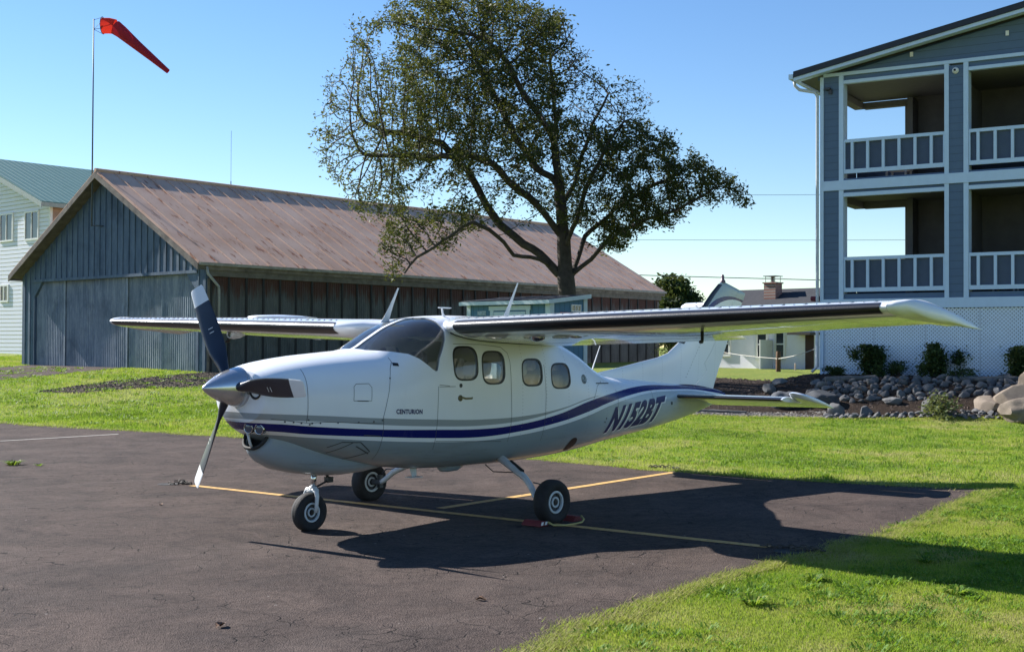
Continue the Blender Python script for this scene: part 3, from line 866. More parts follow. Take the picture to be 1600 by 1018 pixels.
# ------------------------------------------------------------------ leaf helpers, shrubs, trees
def m_leaf(name, a, b, tr=.3):
    g = NG(name)
    at = g.n('ShaderNodeAttribute', attribute_name='tint', attribute_type='GEOMETRY')
    col = g.mix(at.outputs['Fac'], a, b)
    p = g.n('ShaderNodeBsdfPrincipled'); g.set(p.inputs['Base Color'], col); p.inputs['Roughness'].default_value = .6; p.inputs['Specular IOR Level'].default_value = .2
    t = g.n('ShaderNodeBsdfTranslucent'); g.set(t.inputs[0], g.mix(.35, col, (.3, .32, .05)))
    mx = g.n('ShaderNodeMixShader'); mx.inputs[0].default_value = tr
    g.t.links.new(p.outputs[0], mx.inputs[1]); g.t.links.new(t.outputs[0], mx.inputs[2]); g.t.links.new(mx.outputs[0], g.out.inputs[0])
    return g.m
def leaves_mesh(name, P, size, mat, parent, tint=None, aspect=.5, local=False, seed=1):
    r = np.random.default_rng(seed); n = len(P); P = np.asarray(P, float)
    d = r.normal(size=(n, 3)); d[:, 2] *= .6; d /= np.linalg.norm(d, axis=1)[:, None]
    e = np.cross(d, r.normal(size=(n, 3))); e /= np.linalg.norm(e, axis=1)[:, None]
    s = size * (.6 + .8 * r.random(n))[:, None]
    V = np.empty((n, 4, 3)); V[:, 0] = P; V[:, 1] = P + d * s * .5 + e * s * aspect * .5; V[:, 2] = P + d * s; V[:, 3] = P + d * s * .5 - e * s * aspect * .5
    nn = np.cross(d, e); V[:, 1] += nn * s * .08; V[:, 3] += nn * s * .08
    if parent is not None and not local: V -= np.array(wpos(parent))
    me = bpy.data.meshes.new(name)
    me.vertices.add(n * 4); me.vertices.foreach_set('co', V.reshape(-1))
    me.loops.add(n * 4); me.loops.foreach_set('vertex_index', np.arange(n * 4)); me.polygons.add(n); me.polygons.foreach_set('loop_start', np.arange(n) * 4)
    at = me.attributes.new('tint', 'FLOAT', 'POINT')
    t = r.random(n) if tint is None else np.clip(tint + .3 * (r.random(n) - .5), 0, 1)
    at.data.foreach_set('value', np.repeat(t, 4)); me.materials.append(mat); me.update(calc_edges=True)
    o = bpy.data.objects.new(name, me); COL.objects.link(o)
    if parent is not None: o.parent = parent
    WORLD[o.name] = Vector((0, 0, 0)); return o
LEAFD = m_leaf('dark_shrub_leaf', (.012, .03, .010), (.05, .085, .025), .2)
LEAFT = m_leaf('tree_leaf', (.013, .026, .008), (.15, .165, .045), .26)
LEAFB = m_leaf('young_leaf', (.06, .09, .03), (.16, .18, .08), .3)
BARK = simple('dark_bark', (.055, .045, .036), .9, var=.45, scale=5, bump=.8)
def shrub(x, y, w, h, n, label, mat=LEAFD, size=.07, seed=1, name='shrub', spiky=.08):
    z = H(x, y); t = thing(name, label, 'shrub', (x, y, z))
    r = np.random.default_rng(seed)
    nb = 14; B = r.normal(size=(nb, 3)) * [.28, .28, .26] + [0, 0, .52]
    k = r.integers(0, nb, n); P = B[k] + r.normal(size=(n, 3)) * .13
    sp = r.random(n) < spiky; P[sp] = (P[sp] - [0, 0, .4]) * 1.35 + [0, 0, .4]
    P[:, 2] = np.clip(P[:, 2], .02, 1.12)
    P = P * [w / 1.25, w / 1.25, h] + [x, y, z]
    leaves_mesh('foliage', P, size, mat, t, seed=seed)
    mb = MB()
    for i in range(9):
        a = r.uniform(0, 6.28); q = r.uniform(.1, .4) * w
        mb.tube([(x, y, z - .05), (x + math.cos(a) * q * .5, y + math.sin(a) * q * .5, z + h * .45), (x + math.cos(a) * q, y + math.sin(a) * q, z + h * .85)], [.018, .012, .005], 5)
    mb.build('stem', BARK, t); return t
shrub(21.79, 4.38, .66, .62, 5200, 'dark round shrub against the lattice, leftmost of the three large ones', seed=2)
shrub(22.03, 2.94, .66, .66, 5200, 'dark round shrub against the lattice, second of the three large ones', seed=3)
shrub(22.33, 1.18, .66, .60, 5200, 'dark shrub against the lattice at the right edge of the photo', seed=4)
shrub(21.5, 5.2, .5, .24, 1200, 'low dark shrub beside the motel corner post', seed=5, size=.05)
shrub(21.75, 3.75, .5, .3, 1200, 'low dark shrub just right of the leftmost large shrub', seed=6, size=.05)
shrub(21.7, 2.3, .6, .2, 900, 'low spreading shrub right of the middle shrub among the cobbles', seed=8, size=.05)
shrub(19.1, 1.62, .60, .52, 620, 'open pale green young plant growing among the front cobbles', LEAFB, .09, 7, 'young_plant', .6)
shrub(34.3, 18.3, 1.5, .9, 2500, 'dark bush against the cottage wall seen beside the fin', seed=9)

# background evergreen
def far_tree(x, y, w, h, label, seed, n=16000):
    z = H(x, y); t = thing('evergreen_tree', label, 'tree', (x, y, z)); r = np.random.default_rng(seed)
    nb = 60; ph = r.uniform(0, 6.28, nb); rr = np.sqrt(r.random(nb)); zz_ = r.random(nb)
    env = np.sin(np.pi * np.clip(zz_ * .85 + .12, 0, 1)) ** .6
    B = np.c_[np.cos(ph) * rr * env * w * .42, np.sin(ph) * rr * env * w * .42, h * (.2 + .72 * zz_)]
    k = r.integers(0, nb, n); P = B[k] + r.normal(size=(n, 3)) * [w * .07, w * .07, h * .055] + [x, y, z]
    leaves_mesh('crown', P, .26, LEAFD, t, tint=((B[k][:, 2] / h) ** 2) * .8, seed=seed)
    mb = MB(); mb.tube([(x, y, z - .3), (x + .1, y, z + h * .3), (x, y, z + h * .8)], [.3, .22, .05], 8)
    for i in range(12):
        b = B[i]; mb.tube([(x, y, z + h * .25), (x + b[0] * .5, y + b[1] * .5, z + b[2] * .7), (x + b[0], y + b[1], z + b[2])], [.1, .06, .02], 5)
    mb.build('trunk', BARK, t)
far_tree(56.0, 33.6, 3.9, 4.5, 'dark evergreen tree far behind the right end of the hangar', 21)

# ------------------------------------------------------------------ the big tree (space colonisation inside a hand-drawn crown volume)
TD = 38.0
def px3(px, py, dep=0.0):
    v = fw + rt2 * ((px - 800) / 1972.276) + up2 * ((509 - py) / 1972.276)
    return CP + v * (TD + dep)
crown = [(492, 185), (515, 130), (540, 95), (545, 50), (600, 28), (625, 2), (660, -12), (760, -14), (830, 2), (880, 22), (905, 62), (930, 100), (985, 125), (1010, 165), (1022, 205),
         (1060, 205), (1090, 240), (1130, 270), (1168, 290), (1150, 318), (1110, 308), (1070, 332), (1020, 352), (975, 388), (935, 396), (925, 360), (900, 345), (862, 345), (840, 330), (800, 318), (762, 335), (745, 372),
         (705, 388), (662, 392), (640, 432), (604, 440), (592, 400), (606, 345), (560, 350), (528, 300), (508, 262), (497, 222)]
r = np.random.default_rng(5)
ax_, ay_ = [], []
X = r.uniform(485, 1175, 26000); Y = r.uniform(-18, 445, 26000)
k = inpoly(X, Y, crown)
hole = inpoly(X, Y, [(640, 262), (700, 250), (730, 290), (700, 330), (650, 318), (628, 290)]) | inpoly(X, Y, [(750, 270), (800, 300), (830, 322), (780, 330), (755, 318)])
k &= ~(hole & (r.random(26000) < .85))
k &= ~((Y > 330) & (X < 760) & (r.random(26000) < .45))
k &= ~((X < 560) & (r.random(26000) < .35))
k &= ~((X > 930) & (Y < 200) & (r.random(26000) < .6))
X, Y = X[k][:6500], Y[k][:6500]
kk = np.array([noise.noise(Vector((a / 42, b / 42, 3))) + .5 * noise.noise(Vector((a / 17, b / 17, 7))) for a, b in zip(X, Y)])
keep_ = kk > -.42
X, Y = X[keep_], Y[keep_]
# wispy shoots that leave the outline
X2 = r.uniform(455, 1200, 9000); Y2 = r.uniform(-30, 460, 9000)
sx2, sy2 = (X2 - 800) * .945 + 800, (Y2 - 215) * .93 + 215
k2 = inpoly(sx2, sy2, crown) & ~inpoly(X2, Y2, crown)
k2 &= np.array([noise.noise(Vector((math.atan2(b - 215, a - 800) * 9, 2, 5))) > .12 for a, b in zip(X2, Y2)])
X = np.concatenate([X, X2[k2]]); Y = np.concatenate([Y, Y2[k2]])
cxm, cym = 800.0, 190.0
thick = 3.6 * np.sqrt(np.clip(1 - ((X - cxm) / 390) ** 2 - ((Y - cym) / 300) ** 2, .06, 1))
Dp = r.uniform(-1, 1, len(X)) * thick
ATT = np.array([px3(a, b, c) for a, b, c in zip(X, Y, Dp)])
gz = H(*px3(885, 470)[:2])
base = px3(888, 452); base.z = gz - .2
limbs = [
    [(888, 500, 0), (886, 450, 0), (884, 410, 0), (882, 370, 0), (879, 330, 0), (873, 290, .1), (868, 235, .2), (865, 170, .3), (858, 100, .2)],
    [(873, 365, 0), (838, 322, -.4), (805, 290, -.8), (770, 258, -1.2), (735, 236, -1.5), (690, 236, -1.6), (635, 242, -1.5), (575, 238, -1.4)],
    [(878, 435, 0), (850, 405, .2), (815, 382, .4), (780, 350, .6), (752, 305, .8), (732, 262, .8), (690, 225, .9), (630, 205, 1), (570, 190, 1.0)],
    [(872, 290, .1), (840, 262, .4), (812, 222, .8), (785, 170, 1.2), (750, 110, 1.5), (725, 60, 1.4)],
    [(892, 440, 0), (925, 408, -.2), (955, 380, -.5), (1000, 350, -.8), (1045, 332, -.9), (1095, 312, -.7)],
    [(886, 390, 0), (902, 345, -.6), (920, 290, -1.0), (945, 235, -1.2), (975, 190, -1.0)],
    [(868, 415, 0), (820, 398, -.6), (775, 372, -1.2), (738, 350, -1.6), (705, 372, -1.8), (668, 395, -1.8), (630, 425, -1.7)],
    [(875, 330, 0), (905, 265, .8), (930, 205, 1.3), (950, 150, 1.2)],
    [(868, 235, .2), (840, 180, -.8), (800, 120, -1.4), (760, 60, -1.6)],
    [(890, 420, 0), (915, 370, .8), (960, 320, 1.2), (1020, 285, 1.1), (1080, 265, .8)],
]
nodes = [np.array(base)]; par = [-1]
def addn(p, q): nodes.append(np.array(p)); par.append(q); return len(nodes) - 1
for li, L in enumerate(limbs):
    pts_ = [px3(*q) for q in L]
    if li == 0: cur = 0
    else: cur = int(np.argmin([np.linalg.norm(n_ - np.array(pts_[0])) for n_ in nodes]))
    for j, p in enumerate(pts_):
        a = Vector(nodes[cur]); seg = p - a; m = max(1, int(seg.length / .28))
        if li > 0 and j == 0 and seg.length < .35: continue
        for q in range(m):
            pp = a + seg * ((q + 1) / m)
            pp += Vector((noise.noise(pp * .9), noise.noise(pp * .9 + Vector((5, 0, 0))), noise.noise(pp * .9 + Vector((0, 9, 0))))) * .17 * (1 if li else .5)
            cur = addn(pp, cur)
N_ = np.array(nodes); alive = np.ones(len(ATT), bool)
STEP, KILL, INF = .19, .24, 3.0
near = np.full(len(ATT), 1e9); who = np.zeros(len(ATT), int)
def upd(i0):
    global near, who
    P = np.array(nodes[i0:])
    for c0 in range(0, len(P), 500):
        d = np.linalg.norm(ATT[:, None] - P[None, c0:c0 + 500], axis=2); j = d.argmin(1); dd = d[np.arange(len(ATT)), j]
        m = dd < near; near = np.where(m, dd, near); who = np.where(m, j + i0 + c0, who)
upd(0)
for it in range(70):
    alive &= near > KILL
    act = alive & (near < INF)
    if not act.any() or len(nodes) > 16000: break
    i0 = len(nodes); idx = np.where(act)[0]
    dirs = {}
    for i in idx:
        w_ = who[i]; v = ATT[i] - nodes[w_]; v /= np.linalg.norm(v); dirs.setdefault(w_, []).append(v)
    for w_, vs in dirs.items():
        v = np.sum(vs, 0); v += r.normal(size=3) * .18 * len(vs) ** .5; v[2] += .02; L = np.linalg.norm(v)
        if L < 1e-3: continue
        addn(nodes[w_] + v / L * STEP, w_)
    upd(i0)
nn_ = len(nodes); w2 = np.zeros(nn_); ch_ = np.zeros(nn_, int)
for i in range(nn_ - 1, 0, -1):
    if ch_[i] == 0: w2[i] = .0085 ** 2.25
    w2[par[i]] += w2[i]; ch_[par[i]] += 1
rad = np.maximum(w2, .0085 ** 2.25) ** (1 / 2.25)
rad = .0075 * (rad / rad.min()) ** (math.log(.27 / .0075) / math.log(rad[0] / rad.min()))
tree = thing('broadleaf_tree', 'large spreading wind-shaped tree with thinning leaves behind the wing and small blue shed', 'tree', (base.x, base.y, gz))
mb = MB(); tv = []; tf = []
for i in range(1, nn_):
    p = par[i]; a, b = Vector(nodes[p]), Vector(nodes[i]); d = b - a
    if d.length < 1e-5: continue
    seg = 10 if rad[i] > .12 else (6 if rad[i] > .03 else 4)
    d.normalize(); e1_ = d.orthogonal().normalized(); e2_ = d.cross(e1_)
    ra = min(rad[p], rad[i] * 1.25); rb = rad[i]; b2 = len(tv)
    for (c_, rr_) in ((a - d * ra * .25, ra), (b, rb)):
        for k_ in range(seg):
            an = 2 * math.pi * k_ / seg; tv.append(c_ + (e1_ * math.cos(an) + e2_ * math.sin(an)) * rr_)
    tf += [(b2 + k_, b2 + (k_ + 1) % seg, b2 + seg + (k_ + 1) % seg, b2 + seg + k_) for k_ in range(seg)]
mb.add(tv, tf); mb.build('trunk', BARK, tree, smooth=True)
NA = np.array(nodes); tips = np.where((rad < .019) & (np.arange(nn_) > 60))[0]
# leaf density: thick on the right lobe and upper middle, sparse at the left and upper right edges
rel = NA[tips] - np.array(CP); dep = rel @ np.array(fw); PX = 800 + 1972.276 * (rel @ np.array(rt2)) / dep; PY = 509 - 1972.276 * (rel @ np.array(up2)) / dep
cnt = np.full(len(tips), 10.0)
cnt[(PX > 930) & (PY > 195)] = 17; cnt[(PX > 560) & (PX < 900) & (PY < 260)] = 15
cnt[PX < 620] = 6; cnt[PX < 560] = 3.6; cnt[(PX > 880) & (PY < 190)] = 3.0; cnt[(PY > 330) & (PX < 740)] = 10; cnt[(PX > 740) & (PX < 880) & (PY > 250)] = 6
LP = []; LT = []
for i, t_ in enumerate(tips):
    m = r.poisson(cnt[i] * 1.08)
    if m == 0: continue
    LP.append(NA[t_] + r.normal(size=(m, 3)) * .095)
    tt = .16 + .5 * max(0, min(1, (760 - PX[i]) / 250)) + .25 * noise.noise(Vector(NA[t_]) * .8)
    if PX[i] > 900: tt = .06  # right-hand leaves tinted dark: backlit shade put into the colour
    LT.append(np.full(m, tt))
LP = np.concatenate(LP); LT = np.concatenate(LT)
leaves_mesh('crown', LP, .115, LEAFT, tree, tint=LT, aspect=.42, seed=6)
print('tree nodes', nn_, 'leaves', len(LP))

# ------------------------------------------------------------------ shed
SHB = NG('blue_shed_board'); _f = SHB.math('FRACT', SHB.math('MULTIPLY', SHB.math('ADD', SHB.xyz()[0], SHB.xyz()[1]), 1 / .2))
SHBL = SHB.done(SHB.mix(SHB.step(_f, .9, .96, 0, .7), SHB.mix(SHB.noise(4), (.06, .16, .25), (.08, .19, .29)), (.02, .05, .08)), .7)
TRM = simple('pale_aqua_trim', (.50, .60, .62), .6, var=.06)
sx, sy0, sy1, sdp = 19.5, 12.48, 15.5, 1.55
sb = H(20, 14) - .1
sh = thing('shed', 'small blue garden shed with pale trim in front of the hangar side', 'shed', (sx + .7, 14, sb))
mb = MB(); za, zb = 3.0, 3.17
mb.add([(sx, sy0, sb), (sx + sdp, sy0, sb), (sx + sdp, sy0, zb - .06), (sx, sy0, za - .06), (sx, sy1, sb), (sx + sdp, sy1, sb), (sx + sdp, sy1, zb - .06), (sx, sy1, za - .06)],
       [(0, 1, 2, 3), (7, 6, 5, 4), (0, 3, 7, 4), (1, 5, 6, 2), (3, 2, 6, 7)], SHBL)
mb.build('wall', SHBL, sh)
mb = MB(); mb.obox((sx - .18, sy0 - .1, za - .08), (0, sy1 - sy0 + .25, 0), (sdp + .25, 0, (zb - za) * 1.08), (0, 0, .05)); mb.build('roof', SHR, sh)
mb = MB(); mb.obox((sx - .2, sy0 - .13, za - .15), (0, sy1 - sy0 + .3, 0), (.03, 0, 0), (0, 0, .1))
mb.obox((sx - .17, sy0 - .13, za - .15), (sdp + .24, 0, (zb - za) * 1.15), (0, .03, 0), (0, 0, .11))
for yy, w_ in ((sy0 - .02, .16), (sy1 - .12, .14)): mb.box((sx - .03, yy, sb), (sx - .004, yy + w_, za - .1))
mb.box((sx - .01, sy0 - .03, sb), (sx + .14, sy0 - .004, za - .1)); mb.box((sx + sdp - .13, sy0 - .03, sb), (sx + sdp + .02, sy0 - .004, zb - .1))
mb.build('trim', TRM, sh)
mb = MB()
dy0, dy1 = 13.3, 14.5
mb.box((sx - .04, dy0 - .12, sb), (sx - .005, dy0, 2.7)); mb.box((sx - .04, dy1, sb), (sx - .005, dy1 + .12, 2.7)); mb.box((sx - .05, dy0 - .16, 2.7), (sx - .005, dy1 + .16, 2.82))
mb.build('door_frame', TRM, sh)
mb = MB(); mb.box((sx - .03, dy0 + .004, sb), (sx - .006, dy1 - .004, 2.69)); d_ = mb.build('door', SHBL, sh)
mb = MB()
for q in ((dy0 + .02, dy0 + .14), (dy1 - .14, dy1 - .02)): mb.box((sx - .045, q[0], sb + .05), (sx - .031, q[1], 2.66))
mb.box((sx - .045, dy0 + .142, 2.54), (sx - .031, dy1 - .142, 2.66)); mb.build('door_rail', TRM, d_)
mb = MB(); wx0, wx1, wz0, wz1 = sx + .88, sx + 1.3, 2.66, 2.86
for q in ((wx0, wz0, wx1, wz0 + .03), (wx0, wz1 - .03, wx1, wz1), (wx0, wz0 + .031, wx0 + .03, wz1 - .031), (wx1 - .03, wz0 + .031, wx1, wz1 - .031), (wx0 + .145, wz0 + .031, wx0 + .17, wz1 - .031), (wx0 + .26, wz0 + .031, wx0 + .285, wz1 - .031)):
    mb.box((q[0], sy0 - .03, q[1]), (q[2], sy0 - .004, q[3]))
w = mb.build('window', WTRIM, sh)
mb = MB(); mb.box((wx0 + .01, sy0 - .015, wz0 + .01), (wx1 - .01, sy0 - .003, wz1 - .01)); mb.build('pane', WGL, w)
sg = MB(); sg.box((sx + .42, sy0 - .02, 2.54), (sx + 1.0, sy0 - .004, 2.64)); tag(sg.build('wall_sign', simple('faded_red_sign', (.42, .06, .05), .6, var=.4, scale=14)), 'small faded red sign on the end wall of the blue shed', 'sign')
sg = MB(); sg.box((sx - .02, 14.80, 2.58), (sx - .005, 15.12, 2.70)); tag(sg.build('wall_sign', simple('pale_oval_sign', (.3, .38, .42), .6, var=.4, scale=20)), 'small pale plaque left of the shed door', 'sign')

# ------------------------------------------------------------------ overhead wires
WIR = simple('dark_wire', (.03, .03, .035), .6)
for lab, a, b in (('highest', (45.87, 22.36, 9.19), (48.07, 19.88, 9.24)), ('middle', (42.7, 25.97, 7.04), (48.16, 19.83, 7.08)), ('lowest', (42.53, 26.21, 5.36), (48.09, 19.96, 5.19))):
    a, b = Vector(a), Vector(b); d = b - a; p0 = a - d * 2.2; p1 = b + d * 3.0
    L_ = 40
    mb = MB(); r_ = .009 if lab != 'lowest' else .02
    mb.tube([p0.lerp(p1, k / L_) + Vector((0, 0, .25 * ((2 * k / L_ - 1) ** 2) - .25)) for k in range(L_ + 1)], r_, 5)
    o = mb.build('overhead_wire', WIR); tag(o, lab + ' of the three overhead wires between the tree and the motel', 'wire', 'overhead wires')

#---MOTEL---
# ------------------------------------------------------------------ motel with balconies
def BP(s, q, z): return Vector((MC[0] + MW[0] * s - MN[0] * q, MC[1] + MW[1] * s - MN[1] * q, z))
_w = (Vector((MW[0], MW[1], 0))).normalized(); _i = Vector((-MN[0], -MN[1], 0)).normalized()
def mbox(mb, s0, s1, q0, q1, z0, z1, m=None): mb.obox(BP(s0, q0, z0), _w * (s1 - s0), _i * (q1 - q0), Vector((0, 0, z1 - z0)), m)
BS = NG('blue_grey_lap_siding'); _f = BS.math('FRACT', BS.math('MULTIPLY', BS.xyz()[2], 1 / .178))
BSID = BS.done(BS.mix(BS.step(_f, .0, .07, .85, 0), BS.mix(BS.noise(5, 5, .7), (.070, .120, .205), (.092, .150, .25)), (.02, .03, .045)), .65, nrm=BS.bump(_f, .6, .03))
PAN = simple('slate_panel', (.05, .075, .125), .6, var=.08)
TAU = simple('taupe_stucco', (.125, .12, .12), .85, var=.12, scale=3)
CEI = simple('taupe_ceiling', (.16, .152, .148), .85, var=.06)
MTR = simple('pale_blue_white_trim', (.50, .63, .79), .55, var=.04)
ROOFD = simple('dark_metal_roof', (.012, .014, .022), .5, var=.2)
DKF = simple('deck_underside', (.045, .045, .05), .9)
mo = thing('motel', 'two-storey blue-grey motel with white-trimmed balconies and lattice skirt at the right', 'building', BP(2.5, 3, 1.0))
BAY = 2.93; SE = 9.2
mb = MB()
# siding: piers, bands
mbox(mb, .07, .44, 0, .35, 2.90, 8.34)
for k in range(3):
    p = 2.97 + BAY * k; mbox(mb, p + .06, p + .40, 0, .35, 2.90, 8.3)
for k in range(3):
    a = .58 + BAY * k; b = a + 2.40
    mbox(mb, a - .02, b + .0, .03, .2, 8.16, 8.34)
    mbox(mb, a - .02, b + .0, .03, .2, 5.42, 5.54)
    mbox(mb, a - .02, b + .0, .03, .2, 2.90, 3.02)
    mbox(mb, a - .02, b + .0, .03, .2, 5.79, 5.83)
# gable siding above trim
V = [BP(-.1, .04, 8.38), BP(SE, .04, 8.38), BP(SE, .04, 8.28 + .185 * (SE + .54)), BP(-.1, .04, 8.30)]
mb.obox(BP(-.05, .035, 8.42), _w * (SE), _i * .05, Vector((0, 0, .002)))
mb.add(V + [v + _i * .08 for v in V], [(0, 1, 2, 3), (7, 6, 5, 4), (3, 2, 6, 7)])
mb.build('siding', BSID, mo, fixn=True)
mb = MB()  # white trim
mbox(mb, -.02, .065, -.03, .33, 1.0, 8.35)
mbox(mb, -.02, SE, -.035, .04, 5.55, 5.785)
mbox(mb, -.02, SE, -.035, .04, 2.66, 2.895)
mbox(mb, .06, SE, -.025, .03, 8.345, 8.425)
for k in range(3):
    a = .445 + BAY * k
    for z0, z1 in ((2.897, 5.548), (5.787, 8.343)):
        mbox(mb, a, a + .11, -.02, .30, z0, z1)
        mbox(mb, a + 2.50, a + 2.60, -.02, .30, z0, z1)
        mbox(mb, a + .112, a + 2.498, -.015, .12, z1 - (.20 if z0 > 5 else .16), z1 - (.12 if z0 > 5 else .07))
mb.build('trim', MTR, mo)
# railings
for k in range(3):
    for z0, z1 in ((3.07, 3.92), (5.95, 6.78)):
        a = .56 + BAY * k; b = a + 2.38
        mb = MB(); mbox(mb, a, b, 0, .12, z1 - .075, z1); mbox(mb, a, b, .0, .08, z0, z0 + .10)
        ss = [a + .17 + .375 * j for j in range(6)]
        for q in ss: mbox(mb, q, q + .065, .0, .07, z0 + .101, z1 - .076)
        mbox(mb, a, a + .03, .0, .07, z0 + .101, z1 - .076); mbox(mb, b - .03, b, .0, .07, z0 + .101, z1 - .076)
        ra = mb.build('railing', MTR, mo)
        mb = MB(); mbox(mb, a + .01, b - .01, .073, .10, z0 + .02, z1 - .08); mb.build('rail_panel', PAN, ra)
# decks, ceilings, inner walls
mb = MB()
mbox(mb, .02, SE, .05, 2.7, 2.70, 2.92); mbox(mb, .02, SE, .05, 2.7, 5.60, 5.80)
mb.build('deck', DKF, mo)
mb = MB()
mbox(mb, .08, SE - .05, .125, 2.62, 8.15, 8.19); mbox(mb, .08, SE - .05, .13, 2.62, 5.50, 5.545)
mb.build('ceiling', CEI, mo)
mb = MB()
for z in (8.098, 5.498):
    mbox(mb, .10, .34, .40, 2.45, z - .16, z); mbox(mb, .345, 1.5, 2.40, 2.58, z - .16, z)
mbox(mb, 1.40, 1.56, 2.42, 2.60, 2.93, 8.0)
mb.build('beam', CEI, mo)
mb = MB()
mbox(mb, 1.62, SE, 2.56, 2.7, 2.9, 8.30)
mbox(mb, 1.565, 1.70, 2.0, 2.55, 2.9, 8.05)
mbox(mb, 3.12, 3.26, .36, 2.55, 2.93, 8.08); mbox(mb, 6.05, 6.19, .36, 2.55, 2.93, 8.08)
mbox(mb, SE, SE + .12, 0, 5, 1.0, 8.3); mbox(mb, 1.62, SE, 4.9, 5, 1.0, 8.3); mbox(mb, 1.55, 1.62, 2.6, 4.95, 1.0, 8.3)
mb.build('inner_wall', TAU, mo)
# side rail (left end)
for q in ((.06, .12, .34, 2.5, 3.0, 3.8), (.06, .12, .34, 2.5, 5.85, 6.65), (.13, 1.4, 2.5, 2.56, 3.0, 3.8), (.13, 1.4, 2.5, 2.56, 5.85, 6.65)):
    mb = MB(); mbox(mb, *q); mb.build('side_rail', PAN, mo)
# roof
def rz_(s): return 8.29 + .185 * (s + .54)
mb = MB()
def rslab(s0, s1, q0, q1, dz0, dz1): mb.obox(BP(s0, q0, rz_(s0) + dz0), _w * (s1 - s0) + Vector((0, 0, rz_(s1) - rz_(s0))), _i * (q1 - q0), Vector((0, 0, dz1 - dz0)))
rslab(-.56, SE + .4, -.45, 2.9, .055, .20)
rslab(2.0, SE + .4, 2.901, 5.0, .055, .20)
mb.build('roof', ROOFD, mo)
mb = MB(); rslab(-.56, SE + .4, -.42, -.36, -.03, .052); rslab(-.56, SE + .4, -.35, .03, .03, .052); mb.build('fascia', MTR, mo)
# gutter and downspout at the left eave
mb = MB(); mbox(mb, -.68, -.57, -.44, 2.9, rz_(-.56) + .02, rz_(-.56) + .14)
mb.build('gutter', MTR, mo)
mb = MB(); mb.tube([BP(-.62, -.2, 8.33), BP(-.60, -.2, 8.18), BP(-.50, -.15, 8.08), BP(-.15, -.06, 8.0), BP(-.08, -.05, 7.9), BP(-.08, -.05, 5), BP(-.08, -.05, 1.25), BP(-.2, -.12, 1.12)], .04, 8)
mb.build('downspout', simple('pale_downspout', (.5, .52, .55), .45), mo, smooth=True)
# lattice skirt
mb = MB(); LZ0, LZ1 = 1.06, 2.655
def diag(s0, s1, z0, z1, q, sgn, pitch=.088, w=.040):
    L = s1 - s0; Hh = z1 - z0; k = -Hh
    while k < L:
        # strip from (s0+k, z0) going up at 45 deg
        a0 = max(k, 0); b0 = min(k + Hh, L)
        if b0 > a0 + .01:
            za, zb = z0 + (a0 - k), z0 + (b0 - k)
            if sgn < 0: sa, sb_ = s1 - a0, s1 - b0
            else: sa, sb_ = s0 + a0, s0 + b0
            h_ = w * .707
            P = [BP(sa, q, za - h_), BP(sb_, q, zb - h_), BP(sb_, q, zb + h_), BP(sa, q, za + h_)]
            mb.add(P + [p + _i * .006 for p in P], [(0, 1, 2, 3), (7, 6, 5, 4), (0, 3, 7, 4), (1, 5, 6, 2), (0, 4, 5, 1), (3, 2, 6, 7)])
        k += pitch
x0_ = .07
while x0_ < 6.3:
    diag(x0_ + .005, x0_ + 1.215, LZ0, LZ1, .012, 1); diag(x0_ + .005, x0_ + 1.215, LZ0, LZ1, .0195, -1); x0_ += 1.22
mb.build('lattice_skirt', simple('lattice_white', (.66, .74, .85), .6, var=.05), mo, fixn=True)
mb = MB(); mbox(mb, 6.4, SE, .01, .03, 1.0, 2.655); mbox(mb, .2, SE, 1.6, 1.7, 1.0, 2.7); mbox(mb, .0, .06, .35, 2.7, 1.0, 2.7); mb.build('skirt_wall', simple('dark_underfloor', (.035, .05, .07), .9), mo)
# fixtures
mb = MB(); mb.obox(BP(.12, -.12, 8.02), _w * .13, _i * .10, Vector((0, 0, .05))); mb.obox(BP(.2, -.06, 7.92), _w * .08, _i * .05, Vector((0, 0, .12)))
tag(mb.build('floodlight', simple('black_fixture', (.03, .03, .035), .4)), 'black floodlight on the top left pier of the motel, under the eave', 'floodlight')
c_ = BP(3.20, -.03, 8.17); mb = MB(); mb.lathe(c_ + _i * .03, -_i, [(0, 0), (0, .07), (.03, .075), (.05, .06), (.09, .05), (.11, .0)], 16)
o = mb.build('security_camera', WTRIM, smooth=True, sharp=40); tag(o, 'small white dome security camera on the second motel pier', 'camera')
mb = MB(); mb.lathe(c_ - _i * .07, -_i, [(0, .03), (.012, .028), (.016, 0)], 12); l = mb.build('lens', simple('black_lens', (.01, .01, .012), .1)); l.parent = o
for s_, z_, lb in ((2.15, 8.62, 'left'), (4.3, 8.85, 'right')):
    mb = MB(); mbox(mb, s_, s_ + .07, -.0, .03, z_, z_ + .11); tag(mb.build('vent_cover', WTRIM), 'small white vent cover on the motel gable, %s of the two' % lb, 'vent')
EMT = simple('light_trim_ring', (.6, .6, .58), .5)
for s_, q_, z_ in ((2.3, 1.0, 5.499), (4.3, 1.0, 5.499), (4.6, 1.2, 8.099)):
    mb = MB(); mb.lathe(BP(s_, q_, z_), (0, 0, -1), [(0, .09), (.006, .09), (.008, .07), (.002, .0)], 20); mb.build('recessed_light', EMT, mo)
mb = MB(); mb.obox(BP(-.28, .0, 2.86), _w * .3, _i * .25, Vector((0, 0, .12))); bevel(mb.build('cushion_', simple('maroon_cloth', (.12, .015, .03), .8)), .03)
o = bpy.data.objects['cushion_']; o.name = 'folded_cloth'; tag(o, 'maroon folded cloth on the ledge at the motel corner', 'cloth')
